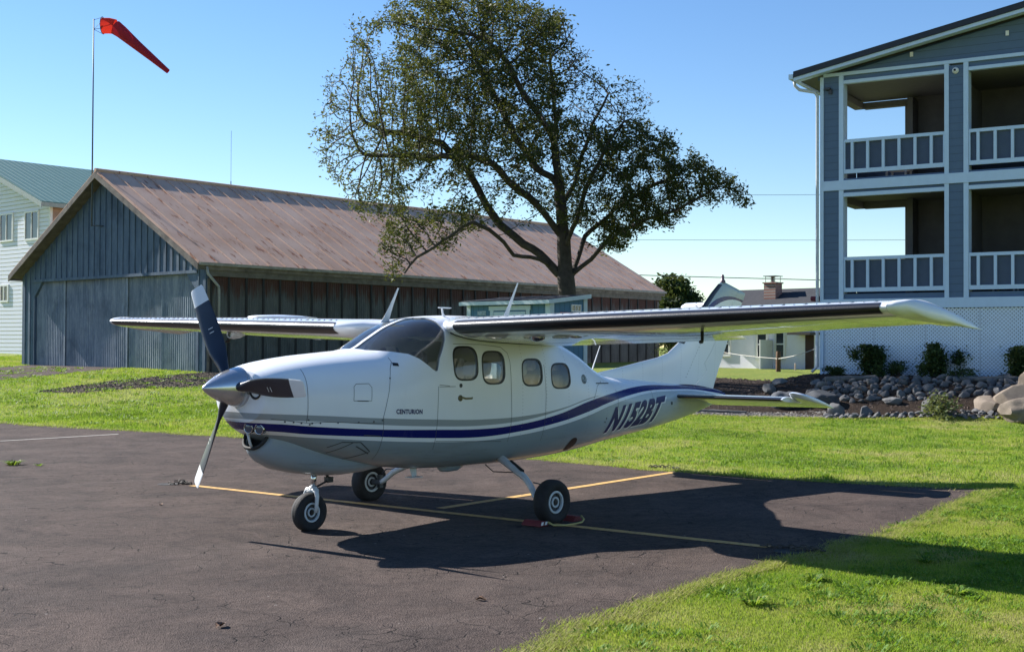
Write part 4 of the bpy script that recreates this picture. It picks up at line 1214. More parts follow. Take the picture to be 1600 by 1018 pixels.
# deck furniture seen through the gap under the rails
def lounge(s_, z_, lb):
    t = thing('deck_chair', lb, 'chair', BP(s_, 1.2, z_))
    mb = MB(); mbox(mb, s_, s_ + .55, .9, 1.45, z_ + .30, z_ + .36); mb.build('seat', WTRIM, t)
    mb = MB(); mb.obox(BP(s_, 1.45, z_ + .36), _w * .55, _i * .12, Vector((0, 0, .45))); mb.build('backrest', WTRIM, t)
    for a in (.02, .48):
        for b in (.92, 1.40):
            mb = MB(); mbox(mb, s_ + a, s_ + a + .045, b, b + .045, z_, z_ + .30); mb.build('leg', WTRIM, t)
lounge(1.3, 5.80, 'white deck chair behind the upper left balcony rail')
lounge(3.8, 2.92, 'white deck chair behind the lower right balcony rail')

# ------------------------------------------------------------------ rocks
def rockmesh(name, seed, sub, amp, squash, facet=0.0):
    bm = bmesh.new(); bmesh.ops.create_icosphere(bm, subdivisions=sub, radius=1)
    rr = random.Random(seed); off = Vector((rr.uniform(0, 50), rr.uniform(0, 50), rr.uniform(0, 50)))
    pl = [(Vector((rr.gauss(0, 1), rr.gauss(0, 1), rr.gauss(0, 1))).normalized(), rr.uniform(.62, .85)) for _ in range(int(facet))]
    for v in bm.verts:
        p = v.co.copy(); d = 1 + amp * noise.noise(p * 1.1 + off) + amp * .45 * noise.noise(p * 2.8 + off) + amp * .15 * noise.noise(p * 7 + off)
        p *= d
        for n_, dd in pl:
            e = p.dot(n_) - dd
            if e > 0: p -= n_ * e * .93
        v.co = Vector((p.x * squash[0], p.y * squash[1], p.z * squash[2]))
    me = bpy.data.meshes.new(name); bm.to_mesh(me); bm.free()
    me.polygons.foreach_set('use_smooth', [True] * len(me.polygons)); me.set_sharp_from_angle(angle=R(38))
    return me
def m_rock(name, a, b):
    g = NG(name); inf = g.n('ShaderNodeObjectInfo').outputs['Random']
    n1 = g.noise(3, 6, .7); n2 = g.noise(22, 4, .7)
    col = g.mix(g.step(n1, .3, .7), a, b); col = g.mix(g.step(inf, 0, 1, 0, .55), col, tuple(min(1, c * 1.7) for c in b)); col = g.mix(g.step(n2, .55, .8, 0, .5), col, tuple(c * .5 for c in a))
    return g.done(col, .85, nrm=g.bump(n2, .5, .02), spec=.25)
CBM = m_rock('grey_cobble', (.045, .045, .05), (.12, .12, .12)); BLM = m_rock('brown_boulder', (.07, .055, .045), (.17, .14, .11)); DKB = m_rock('dark_boulder', (.035, .04, .045), (.085, .09, .10))
cobs = [rockmesh('cobble', 100 + k, 3, .55, (1, .8, .7), 12) for k in range(6)]
for m in cobs: m.materials.append(CBM)
rr = random.Random(3); cpts = []
def free(x, y, d):
    for a, b, c in cpts:
        if (a - x) ** 2 + (b - y) ** 2 < (d + c) ** 2 * .5: return False
    return True
zones = [  # front row, upper field
    ([(17.75, 3.5), (18.4, 2.9), (19.0, 1.7), (19.3, .55), (19.9, -.9), (20.4, -1.0), (19.9, .6), (19.4, 1.7), (18.9, 2.6), (18.2, 3.8)], 135, .06, .12),
    ([(19.1, 4.3), (19.6, 3.2), (20.0, 2.2), (20.5, 1.2), (21.2, .4), (22.2, .2), (21.6, 2.2), (21.0, 4.6), (20.4, 5.2), (19.6, 4.9)], 160, .08, .16)]
for zn, cnt_, a, b in zones:
    got = 0; tries = 0
    while got < cnt_ and tries < 9000:
        tries += 1; x = rr.uniform(min(p[0] for p in zn), max(p[0] for p in zn)); y = rr.uniform(min(p[1] for p in zn), max(p[1] for p in zn))
        if not inpoly(np.array([x]), np.array([y]), zn)[0]: continue
        s_ = rr.uniform(a, b)
        if not free(x, y, s_): continue
        cpts.append((x, y, s_))
        o = bpy.data.objects.new('cobble', cobs[rr.randrange(6)]); COL.objects.link(o)
        o.location = (x, y, H(x, y) + s_ * .22); o.scale = (s_, s_ * rr.uniform(.8, 1.1), s_); o.rotation_euler = (rr.uniform(-.3, .3), rr.uniform(-.3, .3), rr.uniform(0, 6.28))
        tag(o, 'small rounded grey cobble in the rock bed below the lattice', 'cobble', 'cobbles in the rock bed'); got += 1
def boulder(x, y, s, sq, seed, label, mat, rz=0, facet=9, dz=.3, name='boulder'):
    me = rockmesh(name, seed, 4, .32, sq, facet); me.materials.append(mat)
    o = bpy.data.objects.new(name, me); COL.objects.link(o); o.location = (x, y, H(x, y) + s * sq[2] * dz); o.scale = (s, s, s); o.rotation_euler = (0, 0, rz)
    tag(o, label, 'boulder')
boulder(18.7, 5.0, .42, (1, .9, .62), 41, 'dark angular boulder at the left end of the rock bed', DKB, .4)
boulder(19.0, 4.3, .45, (1.1, .8, .62), 42, 'dark angular boulder just right of the leftmost boulder', DKB, 1.4)
boulder(19.6, 5.9, .22, (1, .9, .8), 43, 'small rounded boulder by the left edge of the rock bed', CBM)
boulder(20.4, 6.1, .20, (1, 1, .6), 44, 'pale small boulder at the foot of the motel corner post', CBM, 2)
boulder(18.35, 3.55, .27, (.7, .7, 1.0), 45, 'pointed grey boulder standing at the front of the cobbles', CBM, .9, 11)
boulder(18.75, 3.1, .22, (1, .7, .6), 46, 'flat grey boulder beside the pointed one', CBM, .3)
boulder(19.3, 1.95, .25, (.8, .8, .9), 47, 'pale boulder behind the young green plant', CBM, 1)
boulder(19.9, 1.0, .40, (1.2, .7, .55), 48, 'long flat boulder right of the young plant', BLM, .7)
boulder(20.0, .42, .48, (1.1, .9, .9), 49, 'brown boulder left of the big ones at the right edge', BLM, .5)
boulder(19.7, -.25, .66, (1.25, .9, .62), 50, 'largest brown boulder at the lower right edge of the rock bed', BLM, 2.3)
boulder(20.7, .30, .36, (.85, .7, 1.1), 51, 'leaning tan boulder on top of the bank at the right', BLM, 2.1, 8, .55)
boulder(20.3, -.30, .42, (1.1, .8, .95), 52, 'tan boulder above the largest one at the right edge', BLM, .2, 9, .8)
boulder(19.6, 2.9, .2, (1.2, .9, .5), 53, 'small pale flat boulder in the dark soil of the bank', CBM, 1.1)
DRW = simple('grey_driftwood', (.11, .105, .10), .85, var=.4, scale=6, bump=.6)
def log(a, b, r0, label):
    a, b = Vector(a), Vector(b); t = MB(); P = []
    for k in range(12):
        p = a.lerp(b, k / 11) + Vector((noise.noise(Vector((k * .6, a.x, 1))), noise.noise(Vector((k * .6, a.x, 5))), noise.noise(Vector((k * .5, 2, a.y))) * .5)) * r0 * 1.6; p.z = H(p.x, p.y) + r0 * .8 + (p.z - a.z) * 0; P.append(p)
    t.tube(P, [r0 * (1 + .3 * noise.noise(Vector((k * 1.3, 4, a.x)))) * (1 - .35 * k / 11) for k in range(12)], 10)
    tag(t.build('driftwood_log', DRW, smooth=True, sharp=45), label, 'log')
log((20.5, 4.9, 1), (21.0, 3.95, 1), .085, 'grey driftwood log at the left of the bank, below the first shrub')
log((21.3, 2.1, 1), (21.75, 1.0, 1), .075, 'long grey driftwood log on the right of the bank, below the lattice')
log((16.9, 6.6, .3), (17.5, 5.3, .3), .05, 'thin stick lying in the mulch by the tailplane tip')
# bark chips / gravel scatter on the mulch (uncountable)
def scatter(name, poly, n, s0, s1, mat, label, cat, seed):
    r_ = np.random.default_rng(seed); xs = [p[0] for p in poly]; ys = [p[1] for p in poly]
    X_ = r_.uniform(min(xs), max(xs), n * 3); Y_ = r_.uniform(min(ys), max(ys), n * 3); k_ = inpoly(X_, Y_, poly); X_, Y_ = X_[k_][:n], Y_[k_][:n]; n = len(X_)
    base_ = np.array([(1, 0, -.3), (-.5, .85, -.3), (-.5, -.85, -.3), (.1, 0, .7)]); Fc = [(0, 1, 3), (1, 2, 3), (2, 0, 3)]
    V = np.empty((n, 4, 3)); a = r_.uniform(0, 6.28, n); s_ = r_.uniform(s0, s1, n); zs = np.array([H(x, y) for x, y in zip(X_, Y_)])
    for j in range(4):
        bx = base_[j] * r_.uniform(.6, 1.4, (n, 3)); V[:, j, 0] = X_ + s_ * (bx[:, 0] * np.cos(a) - bx[:, 1] * np.sin(a)); V[:, j, 1] = Y_ + s_ * (bx[:, 0] * np.sin(a) + bx[:, 1] * np.cos(a)); V[:, j, 2] = zs + .014 + s_ * .5 * np.maximum(bx[:, 2], -.3)
    me = bpy.data.meshes.new(name); me.from_pydata(V.reshape(-1, 3).tolist(), [], [tuple(4 * i + q for q in f) for i in range(n) for f in Fc]); me.materials.append(mat)
    o = bpy.data.objects.new(name, me); COL.objects.link(o); tag(o, label, cat, None, 'stuff')
scatter('bark_chips', MUL, 14000, .02, .06, simple('bark_chip', (.05, .035, .028), .95, var=.6, scale=9), 'dark bark chips covering the bed beside the motel', 'bark chips', 1)
scatter('gravel', [(15.9, 7.3), (17.2, 4.5), (18.1, 3.3), (18.7, 3.9), (17.9, 5.2), (17.4, 6.8), (16.9, 8.6)], 4500, .02, .05, simple('pale_gravel', (.20, .18, .155), .9, var=.5, scale=9), 'loose pale gravel along the front edge of the mulch bed', 'gravel', 2)
scatter('soil_crumbs', SOI, 5000, .02, .07, SOIL, 'loose soil crumbs on the bare patch before the hangar', 'soil', 3)

#---SMALL---
# ------------------------------------------------------------------ small things on the tarmac
STEEL = simple('rusty_chain_steel', (.07, .06, .05), .7, .3, var=.3)
def chain(x, y, label, seed, n=14):
    t = thing('tie_down_chain', label, 'chain', (x, y, H(x, y))); q = random.Random(seed); z = H(x, y) + .022
    mb = MB(); mb.lathe((x, y, H(x, y) + .010), (0, 0, 1), [(0, .13), (.006, .13), (.006, .09), (.003, .085), (.003, 0)], 20); mb.build('anchor_plate', simple('dark_anchor', (.02, .02, .02), .8), t)
    px0, py0, an = x, y, q.uniform(0, 6)
    for k in range(n):
        an += q.uniform(-.7, .7) if k % 5 else q.uniform(-1.6, 1.6)
        cx_, cy_ = px0 + math.cos(an) * .04, py0 + math.sin(an) * .04; P = []
        for j in range(13):
            a = 2 * math.pi * j / 12; lx, ly = math.cos(a) * .032, math.sin(a) * .016
            P.append((cx_ + lx * math.cos(an) - ly * math.sin(an) * (k % 2), cy_ + lx * math.sin(an) + ly * math.cos(an) * (k % 2), z + .008 + (ly if k % 2 == 0 else 0)))
        mb = MB(); mb.tube(P, .006, 6, caps=False); mb.build('chain_link', STEEL, t, smooth=True)
        px0, py0 = px0 + math.cos(an) * .05, py0 + math.sin(an) * .05
        if (px0 - x) ** 2 + (py0 - y) ** 2 > .07: an += math.pi * .7
chain(2.45, 4.25, 'tie-down chain lying at the left end of the yellow line', 5, 18)
chain(3.12, -3.85, 'tie-down chain lying in shadow at the right end of the yellow line', 6, 18)
chain(8.1, .75, 'tie-down chain at the grass edge where the second yellow line ends', 8, 8)
def weed(x, y, s, n, label, seed, mat=BLADE):
    r_ = np.random.default_rng(seed); z = H(x, y); V = []; F = []; T = []
    for k in range(n):
        a = r_.uniform(0, 6.28); d = r_.random() ** .6 * s; bx, by = x + math.cos(a) * d * .35, y + math.sin(a) * d * .35; l = s * r_.uniform(.5, 1.1); w_ = s * .05
        b = len(V); ca, sa = math.cos(a), math.sin(a)
        V += [(bx - sa * w_, by + ca * w_, z), (bx + sa * w_, by - ca * w_, z), (bx + ca * l * .45 + sa * w_, by + sa * l * .45 - ca * w_, z + l * .45), (bx + ca * l * .45 - sa * w_, by + sa * l * .45 + ca * w_, z + l * .45), (bx + ca * l, by + sa * l, z + l * .4)]
        F += [(b, b + 1, b + 2, b + 3), (b + 3, b + 2, b + 4)]; T += [r_.random() * .8] * 5
    me = bpy.data.meshes.new('weed_tuft'); me.from_pydata(V, [], F); me.materials.append(mat)
    at = me.attributes.new('tint', 'FLOAT', 'POINT'); at.data.foreach_set('value', T)
    o = bpy.data.objects.new('weed_tuft', me); COL.objects.link(o); tag(o, label, 'weed')
weed(2.35, 7.95, .16, 90, 'small weed growing through the tarmac at the left edge', 1)
weed(2.55, 7.6, .08, 40, 'tiny weed right of the larger one at the left edge', 2)
weed(1.05, -4.75, .14, 80, 'leafy weed tuft in the near lawn, left of centre', 3)
weed(2.1, -4.62, .11, 70, 'dark weed tuft in the near lawn behind the leafy one', 4)
weed(3.4, -4.9, .12, 70, 'weed tuft in the middle of the near right lawn', 5)
weed(2.3, -5.6, .13, 80, 'weed tuft at the bottom right of the near lawn', 6)
LEAFM = simple('dead_leaf', (.12, .06, .03), .8)
def deadleaf(x, y, s, label, rz):
    z = H(x, y) + .014; V = []; n = 7
    for i in range(n):
        t_ = i / (n - 1); w_ = s * .32 * math.sin(math.pi * min(max(t_, .03), .97)); c_ = s * .12 * math.sin(t_ * 5 + rz)
        for e in (-1, 0, 1): V.append((x + math.cos(rz) * (t_ - .5) * s - math.sin(rz) * e * w_, y + math.sin(rz) * (t_ - .5) * s + math.cos(rz) * e * w_, z + abs(e) * w_ * .7 + abs(c_)))
    F = []
    for i in range(n - 1):
        for e in (0, 1): F.append((3 * i + e, 3 * i + e + 1, 3 * i + e + 4, 3 * i + e + 3))
    mb = MB(); mb.add(V, F); tag(mb.build('dead_leaf', LEAFM, smooth=True), label, 'leaf')
deadleaf(-1.75, -2.75, .10, 'curled brown leaf on the tarmac at the bottom, left of centre', .4)
deadleaf(1.25, 2.55, .07, 'small brown leaf on the tarmac left of the nose wheel', 1.4)
deadleaf(-.10, -3.35, .08, 'dark leaf on the tarmac near the grass edge', 2.1)
#---PLANE---
# ------------------------------------------------------------------ aircraft surface functions (x aft from the spinner tip, -y = port, z up from the tyres)
FX = [.40, .50, .70, 1.0, 1.4, 1.65, 1.85, 2.1, 2.4, 2.9, 3.5, 4.0, 4.4, 4.8, 5.1, 5.45, 6.3, 7.2, 7.94, 8.15]
FT = [1.50, 1.535, 1.575, 1.615, 1.65, 1.675, 1.775, 1.90, 1.985, 2.02, 2.01, 1.93, 1.80, 1.65, 1.50, 1.375, 1.30, 1.23, 1.165, 1.13]
FB = [1.02, .93, .84, .73, .63, .585, .555, .53, .50, .485, .48, .49, .505, .535, .565, .605, .69, .81, .965, 1.03]
FW = [.36, .43, .49, .53, .565, .58, .585, .59, .595, .59, .58, .55, .515, .465, .425, .38, .27, .17, .09, .045]
FC = [1.27, 1.25, 1.22, 1.2, 1.17, 1.16, 1.15, 1.14, 1.13, 1.12, 1.12, 1.11, 1.10, 1.09, 1.08, 1.06, 1.02, 1.02, 1.065, 1.08]
FNT = [2.5, 2.6, 2.7, 2.7, 2.7, 2.65, 2.7, 2.9, 3.3, 3.3, 3.2, 2.9, 2.6, 2.4, 2.2, 2.1, 2.0, 2.0, 2.0, 2.0]
FNB = [2.4, 2.5, 2.6, 2.7, 2.8, 2.8, 2.8, 2.8, 2.8, 2.8, 2.8, 2.7, 2.6, 2.5, 2.4, 2.3, 2.2, 2.1, 2.0, 2.0]
def pch(X, Y):
    X = np.array(X, float); Y = np.array(Y, float); h = np.diff(X); dl = np.diff(Y) / h
    m = np.zeros(len(X)); m[0] = dl[0]; m[-1] = dl[-1]
    for i in range(1, len(X) - 1):
        if dl[i - 1] * dl[i] > 0:
            w1 = 2 * h[i] + h[i - 1]; w2 = h[i] + 2 * h[i - 1]; m[i] = (w1 + w2) / (w1 / dl[i - 1] + w2 / dl[i])
    def f(x):
        x = min(max(x, X[0]), X[-1]); i = int(min(max(np.searchsorted(X, x) - 1, 0), len(h) - 1)); t = (x - X[i]) / h[i]
        return float((2 * t**3 - 3 * t**2 + 1) * Y[i] + (t**3 - 2 * t * t + t) * h[i] * m[i] + (-2 * t**3 + 3 * t * t) * Y[i + 1] + (t**3 - t * t) * h[i] * m[i + 1])
    return f
fT, fB, fW, fC, fNT, fNB = [pch(FX, q) for q in (FT, FB, FW, FC, FNT, FNB)]
def fus_ring(x, n, off=0.0, topmax=None):
    zc = fC(x); w = fW(x) - off; ht = fT(x) - off - zc; hb_ = zc - fB(x) - off; nt_, nb_ = fNT(x), fNB(x); P = []
    for k in range(n):
        a = 2 * math.pi * k / n; c, s = math.cos(a), math.sin(a); e = nt_ if s >= 0 else nb_; h = ht if s >= 0 else hb_
        z = zc + h * math.copysign(abs(s) ** (2 / e), s)
        if topmax is not None: z = min(z, topmax(x))
        P.append((x, w * math.copysign(abs(c) ** (2 / e), c), z))
    return P
def fus_Y(x, z):
    zc = fC(x); up_ = z >= zc; n = fNT(x) if up_ else fNB(x); h = (fT(x) - zc) if up_ else (zc - fB(x)); r_ = min(abs(z - zc) / h, .9999)
    return fW(x) * (1 - r_ ** n) ** (1 / n)
def SP(x, z, off=0.0, side=-1):
    """point on the fuselage side, pushed out along the normal"""
    e = .004; y = fus_Y(x, z); dx = (fus_Y(x + e, z) - fus_Y(x - e, z)) / (2 * e); dz = (fus_Y(x, z + e) - fus_Y(x, z - e)) / (2 * e)
    n = Vector((-dx, 1, -dz)).normalized(); p = Vector((x, y, z)) + n * off
    return Vector((p.x, p.y * -side * -1 if side > 0 else -p.y, p.z))

# ------------------------------------------------------------------ aircraft materials
def curve_node(g, xin, pts, xmax=9.0, zmax=3.0):
    nd = g.n('ShaderNodeFloatCurve'); g.set(nd.inputs['Value'], g.math('DIVIDE', xin, xmax)); cv = nd.mapping.curves[0]
    while len(cv.points) < len(pts): cv.points.new(.5, .5)
    for p, (a, b) in zip(cv.points, pts): p.location = (a / xmax, b / zmax)
    nd.mapping.update(); return g.math('MULTIPLY', nd.outputs[0], zmax)
WHITEC, GREYC, NAVY, BELLY, TAILC = (.79, .82, .86), (.30, .33, .35), (.010, .014, .13), (.25, .30, .34), (.42, .48, .51)
NT = [(0, 1.045), (.504, 1.03), (.765, 1.004), (1.486, .948), (2.211, .913), (2.897, .890), (3.367, .905), (4.067, .982), (4.752, 1.112), (5.4, 1.195), (5.9, 1.235), (6.35, 1.247), (6.82, 1.232), (7.376, 1.221), (7.904, 1.173), (9, 1.06)]
NBt = [(0, .975), (.504, .962), (.802, .93), (1.516, .878), (2.229, .832), (2.912, .810), (3.382, .832), (4.08, .897), (4.75, 1.0), (5.2, 1.085), (5.701, 1.150), (6.24, 1.186), (6.8, 1.186), (7.376, 1.168), (7.904, 1.114), (9, 1.0)]
WB = [(0, .94), (.504, .93), (.823, .90), (2.242, .793), (2.924, .772), (3.5, .80), (4.091, .856), (4.75, .955), (5.2, 1.045), (5.7, 1.118), (6.24, 1.16), (6.8, 1.165), (7.376, 1.15), (7.9, 1.09), (9, .98)]
GT = [(0, 1.14), (.742, 1.102), (1.5, 1.05), (2.2, 1.011), (2.882, .985), (3.626, 1.0), (4.2, 1.055), (4.75, 1.145), (5.1, 1.17), (5.5, 1.17), (9, 1.0)]
GB = [(0, 1.075), (.751, 1.05), (1.5, .99), (2.207, .946), (2.887, .925), (3.5, .95), (4.065, 1.018), (4.75, 1.135), (5.1, 1.175), (5.5, 1.20), (9, 1.1)]
def paint_nodes(stripes=True, fin=False, name='aircraft_paint', base=WHITEC, coat=.2, spc=.5):
    g = NG(name); X, Y_, Z = g.xyz(); x = X; z = Z
    col = g.mix(g.step(g.noise(1.6, 5, .6), .3, .7), base, tuple(c * .95 for c in base))
    if stripes:
        def band(lo, hi): return g.math('MULTIPLY', g.math('GREATER_THAN', z, lo), g.math('LESS_THAN', z, hi))
        nt_, nb_, wb_, gt_, gb_ = [curve_node(g, x, c) for c in (NT, NBt, WB, GT, GB)]
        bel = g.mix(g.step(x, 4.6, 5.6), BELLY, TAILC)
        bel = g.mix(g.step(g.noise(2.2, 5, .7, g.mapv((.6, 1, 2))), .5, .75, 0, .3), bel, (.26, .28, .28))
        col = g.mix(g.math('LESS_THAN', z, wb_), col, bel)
        col = g.mix(band(nb_, nt_), col, NAVY)
        col = g.mix(band(gb_, gt_), col, GREYC)
    if fin:
        at_ = curve_node(g, x, [(7.3, 1.9), (7.7, 2.17), (7.84, 2.265), (8.04, 2.357), (8.277, 2.393), (8.569, 2.374), (8.8, 2.33)])
        ab_ = curve_node(g, x, [(7.3, 1.8), (7.7, 2.08), (7.84, 2.19), (8.112, 2.309), (8.353, 2.35), (8.585, 2.34), (8.8, 2.28)])
        aw_ = curve_node(g, x, [(7.3, 1.75), (7.7, 2.04), (7.84, 2.15), (8.103, 2.27), (8.374, 2.316), (8.585, 2.305), (8.8, 2.25)])
        hi_ = g.math('GREATER_THAN', z, 2.1)
        col = g.mix(g.math('MULTIPLY', hi_, g.math('GREATER_THAN', z, ab_)), col, NAVY)
        col = g.mix(g.math('MULTIPLY', hi_, g.math('GREATER_THAN', z, at_)), col, (.36, .42, .44))
        nt2 = curve_node(g, x, [(6.3, 1.248), (6.82, 1.232), (7.2, 1.236), (7.5, 1.222), (7.904, 1.173), (8.2, 1.12)]); nb2 = curve_node(g, x, [(6.3, 1.19), (6.8, 1.186), (7.2, 1.186), (7.5, 1.165), (7.904, 1.114), (8.2, 1.06)])
        col = g.mix(g.math('MULTIPLY', g.math('GREATER_THAN', z, nb2), g.math('LESS_THAN', z, nt2)), col, NAVY)
        col = g.mix(g.math('LESS_THAN', z, nb2), col, TAILC)
    if stripes or fin:
        rx = g.math('LESS_THAN', g.math('ABSOLUTE', g.math('SUBTRACT', g.math('FRACT', g.math('DIVIDE', x, .41)), .5)), .011)
        rz = g.math('LESS_THAN', g.math('ABSOLUTE', g.math('SUBTRACT', g.math('FRACT', g.math('DIVIDE', z, .036)), .5)), .16)
        col = g.mix(g.math('MULTIPLY', g.math('MULTIPLY', rx, rz), g.math('MULTIPLY', g.math('GREATER_THAN', x, 3.4), .45)), col, (.16, .18, .20))
    d = g.step(g.noise(3.5, 6, .75, g.mapv((1, 1, .35))), .6, .85, 0, .12)
    col = g.mix(d, col, (.35, .32, .28))
    if stripes:
        sk = g.noise(5, 6, .8, g.mapv((.22, 1, 2.2)))
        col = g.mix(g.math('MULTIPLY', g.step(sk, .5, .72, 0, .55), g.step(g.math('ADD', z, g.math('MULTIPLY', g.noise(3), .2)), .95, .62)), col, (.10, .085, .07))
    rn = g.step(g.noise(9, 4, .6), .3, .8, .16, .28)
    wav = g.noise(1.8, 2, .5)
    return g.done(col, rn, 0, g.bump(wav, .12, .02), coat=coat, spec=spc)
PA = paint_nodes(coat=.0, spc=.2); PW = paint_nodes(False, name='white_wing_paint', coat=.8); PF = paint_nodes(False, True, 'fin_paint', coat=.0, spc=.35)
BOOT = simple('deicer_boot_rubber', (.012, .013, .017), .32, var=.25, scale=14, bump=.15, spec=.6)
TYRE = simple('tyre_rubber', (.014, .014, .016), .8, var=.35, scale=16, bump=.3)
ALU = simple('worn_aluminium', (.45, .46, .48), .35, .9, var=.2, scale=12)
CHR = simple('polished_steel', (.6, .62, .65), .18, 1.0, var=.1)
SPIN = simple('silver_spinner_paint', (.55, .56, .57), .22, .75, var=.08, coat=.5)
NAVP = simple('dark_navy_blade', (.010, .014, .028), .38, var=.2, coat=.2)
SEAM = simple('panel_seam', (.05, .06, .07), .8)
LIN = simple('cabin_lining', (.34, .36, .38), .85, var=.08)
LEATH = simple('pale_seat_leather', (.62, .58, .52), .6, var=.1, scale=3)
BLK = simple('black_plastic', (.012, .012, .014), .5)
GEARW = simple('white_gear_paint', (.55, .58, .60), .4, var=.12, scale=10)
def m_glass():
    g = NG('cabin_glazing')
    tr = g.n('ShaderNodeBsdfTransparent'); tr.inputs[0].default_value = (.90, .93, .93, 1)
    gl = g.n('ShaderNodeBsdfGlossy'); gl.inputs['Roughness'].default_value = .02; gl.inputs[0].default_value = (1, 1, 1, 1)
    fr = g.n('ShaderNodeFresnel'); fr.inputs[0].default_value = 1.5
    mx = g.n('ShaderNodeMixShader'); g.t.links.new(fr.outputs[0], mx.inputs[0]); df = g.n('ShaderNodeBsdfDiffuse'); df.inputs[0].default_value = (.75, .78, .8, 1); m2 = g.n('ShaderNodeMixShader'); m2.inputs[0].default_value = .03; g.t.links.new(tr.outputs[0], m2.inputs[1]); g.t.links.new(df.outputs[0], m2.inputs[2])
    g.t.links.new(m2.outputs[0], mx.inputs[1]); g.t.links.new(gl.outputs[0], mx.inputs[2])
    g.t.links.new(mx.outputs[0], g.out.inputs[0]); return g.m
GLASS = m_glass()
PTIP = simple('satin_tip_paint', (.72, .74, .75), .35, var=.05, scale=3, coat=.1)

AC = thing('light_aircraft', 'white and navy striped single-engine high-wing propeller aeroplane parked on the tarmac', 'aeroplane', (2.6, 0, 0))
# ------------------------------------------------------------------ fuselage shell
mb = MB()
xs = [.372, .376, .385] + list(np.arange(.40, .72, .02)) + list(np.arange(.74, 8.16, .045)) + [8.15]
NR = 112; rings = []
for x in xs:
    if x < .4:
        k = {.372: .55, .376: .85, .385: .96}[x]; rg = fus_ring(.40, NR); zc = fC(.4); rings.append([(x, p[1] * k, zc + (p[2] - zc) * k) for p in rg])
    else: rings.append(fus_ring(x, NR))
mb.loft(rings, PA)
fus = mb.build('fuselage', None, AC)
def cutter(build):
    m_ = MB(); build(m_); o_ = m_.build('cut_tmp', LIN, None, fixn=True); o_.location = fus.location + AC.location; return o_
def b_cav(m_):
    m_.loft([fus_ring(x, 72, .032, lambda q: 1.80 if q > 2.50 else 9) for x in list(np.arange(1.70, 4.75, .06))])
WINS = [(2.637, 1.540, .168, .160), (3.040, 1.495, .165, .160), (3.650, 1.440, .168, .136), (4.166, 1.396, .178, .130)]
def rsq(cx_, cz_, w, h, k=1.0, n=36, add=0.0, e=3.4):
    P = []
    for i in range(n):
        a = 2 * math.pi * i / n; c, s = math.cos(a), math.sin(a)
        P.append((cx_ + (w * k + add) * math.copysign(abs(c) ** (2 / e), c), cz_ + (h * k + add) * math.copysign(abs(s) ** (2 / e), s)))
    return P
def prismy(m_, P, y0, y1):
    n = len(P); V = [(x, y0, z) for x, z in P] + [(x, y1, z) for x, z in P]
    m_.add(V, [tuple(range(n)), tuple(range(n, 2 * n))[::-1]] + [(i, i + n, (i + 1) % n + n, (i + 1) % n) for i in range(n)])
WSP = [(1.662, 1.668), (1.80, 1.655), (1.95, 1.632), (2.05, 1.585), (2.13, 1.53), (2.19, 1.486), (2.225, 1.468), (2.248, 1.474), (2.262, 1.51), (2.29, 1.59), (2.35, 1.68), (2.41, 1.77), (2.445, 1.84), (2.455, 1.93), (2.45, 2.2), (1.662, 2.2)]
def b_wins(m_):
    for w in WINS: prismy(m_, rsq(*w), -1, 1)
def b_ws1(m_): prismy(m_, WSP, -1, -.022)
def b_ws2(m_): prismy(m_, WSP, .022, 1)
cuts = [cutter(b) for b in (b_cav, b_wins, b_ws1, b_ws2)]
for c in cuts:
    m_ = fus.modifiers.new('cut', 'BOOLEAN'); m_.operation = 'DIFFERENCE'; m_.solver = 'EXACT'; m_.object = c
    try: m_.material_mode = 'TRANSFER'
    except Exception: pass
bpy.context.view_layer.update()
dg = bpy.context.evaluated_depsgraph_get()
me2 = bpy.data.meshes.new_from_object(fus.evaluated_get(dg))
fus.modifiers.clear(); fus.data = me2; fus.data.name = 'fuselage'
for c in cuts: bpy.data.objects.remove(c)
me2.polygons.foreach_set('use_smooth', [True] * len(me2.polygons)); me2.set_sharp_from_angle(angle=R(35))
print('fuselage polys', len(me2.polygons), [m.name for m in me2.materials])

# glazing
def side_fill(P, off, side, rows=14):
    """fills a convex (x,z) outline with strips laid on the fuselage side"""
    zs = [p[1] for p in P]; z0, z1 = min(zs), max(zs); V = []; F = []; nx = 14
    def span(z):
        X_ = []
        for i in range(len(P)):
            a, b = P[i], P[(i + 1) % len(P)]
            if (a[1] - z) * (b[1] - z) <= 0 and a[1] != b[1]: X_.append(a[0] + (b[0] - a[0]) * (z - a[1]) / (b[1] - a[1]))
        return min(X_), max(X_)
    for j in range(rows + 1):
        t = .5 - .5 * math.cos(math.pi * j / rows); z = z0 + (z1 - z0) * min(max(t, .002), .998); a, b = span(z)
        for i in range(nx + 1): V.append(SP(a + (b - a) * i / nx, z, off, side))
    for j in range(rows):
        for i in range(nx):
            q = j * (nx + 1) + i; F.append((q, q + 1, q + nx + 2, q + nx + 1) if side < 0 else (q, q + nx + 1, q + nx + 2, q + 1))
    return V, F
def side_ring(P, Q, off, side):
    n = len(P); V = [SP(x, z, off, side) for x, z in P] + [SP(x, z, off, side) for x, z in Q]
    F = [(i, (i + 1) % n, n + (i + 1) % n, n + i) for i in range(n)]
    return V, (F if side < 0 else [f[::-1] for f in F])
for side in (-1, 1):
    for w in WINS:
        mb = MB(); mb.add(*side_fill(rsq(*w, add=.006), -.006, side)); wo_ = mb.build('cabin_window', GLASS, fus, smooth=True)
        if sum(p.normal.y * side for p in wo_.data.polygons) < 0: wo_.data.flip_normals()
        mb = MB(); mb.add(*side_ring(rsq(*w, add=.010), rsq(*w, add=-.008), .0022, side)); mb.build('window_seal', BLK, wo_, smooth=True)
def pip(x, z, P):
    return bool(inpoly(np.array([x]), np.array([z]), P)[0])
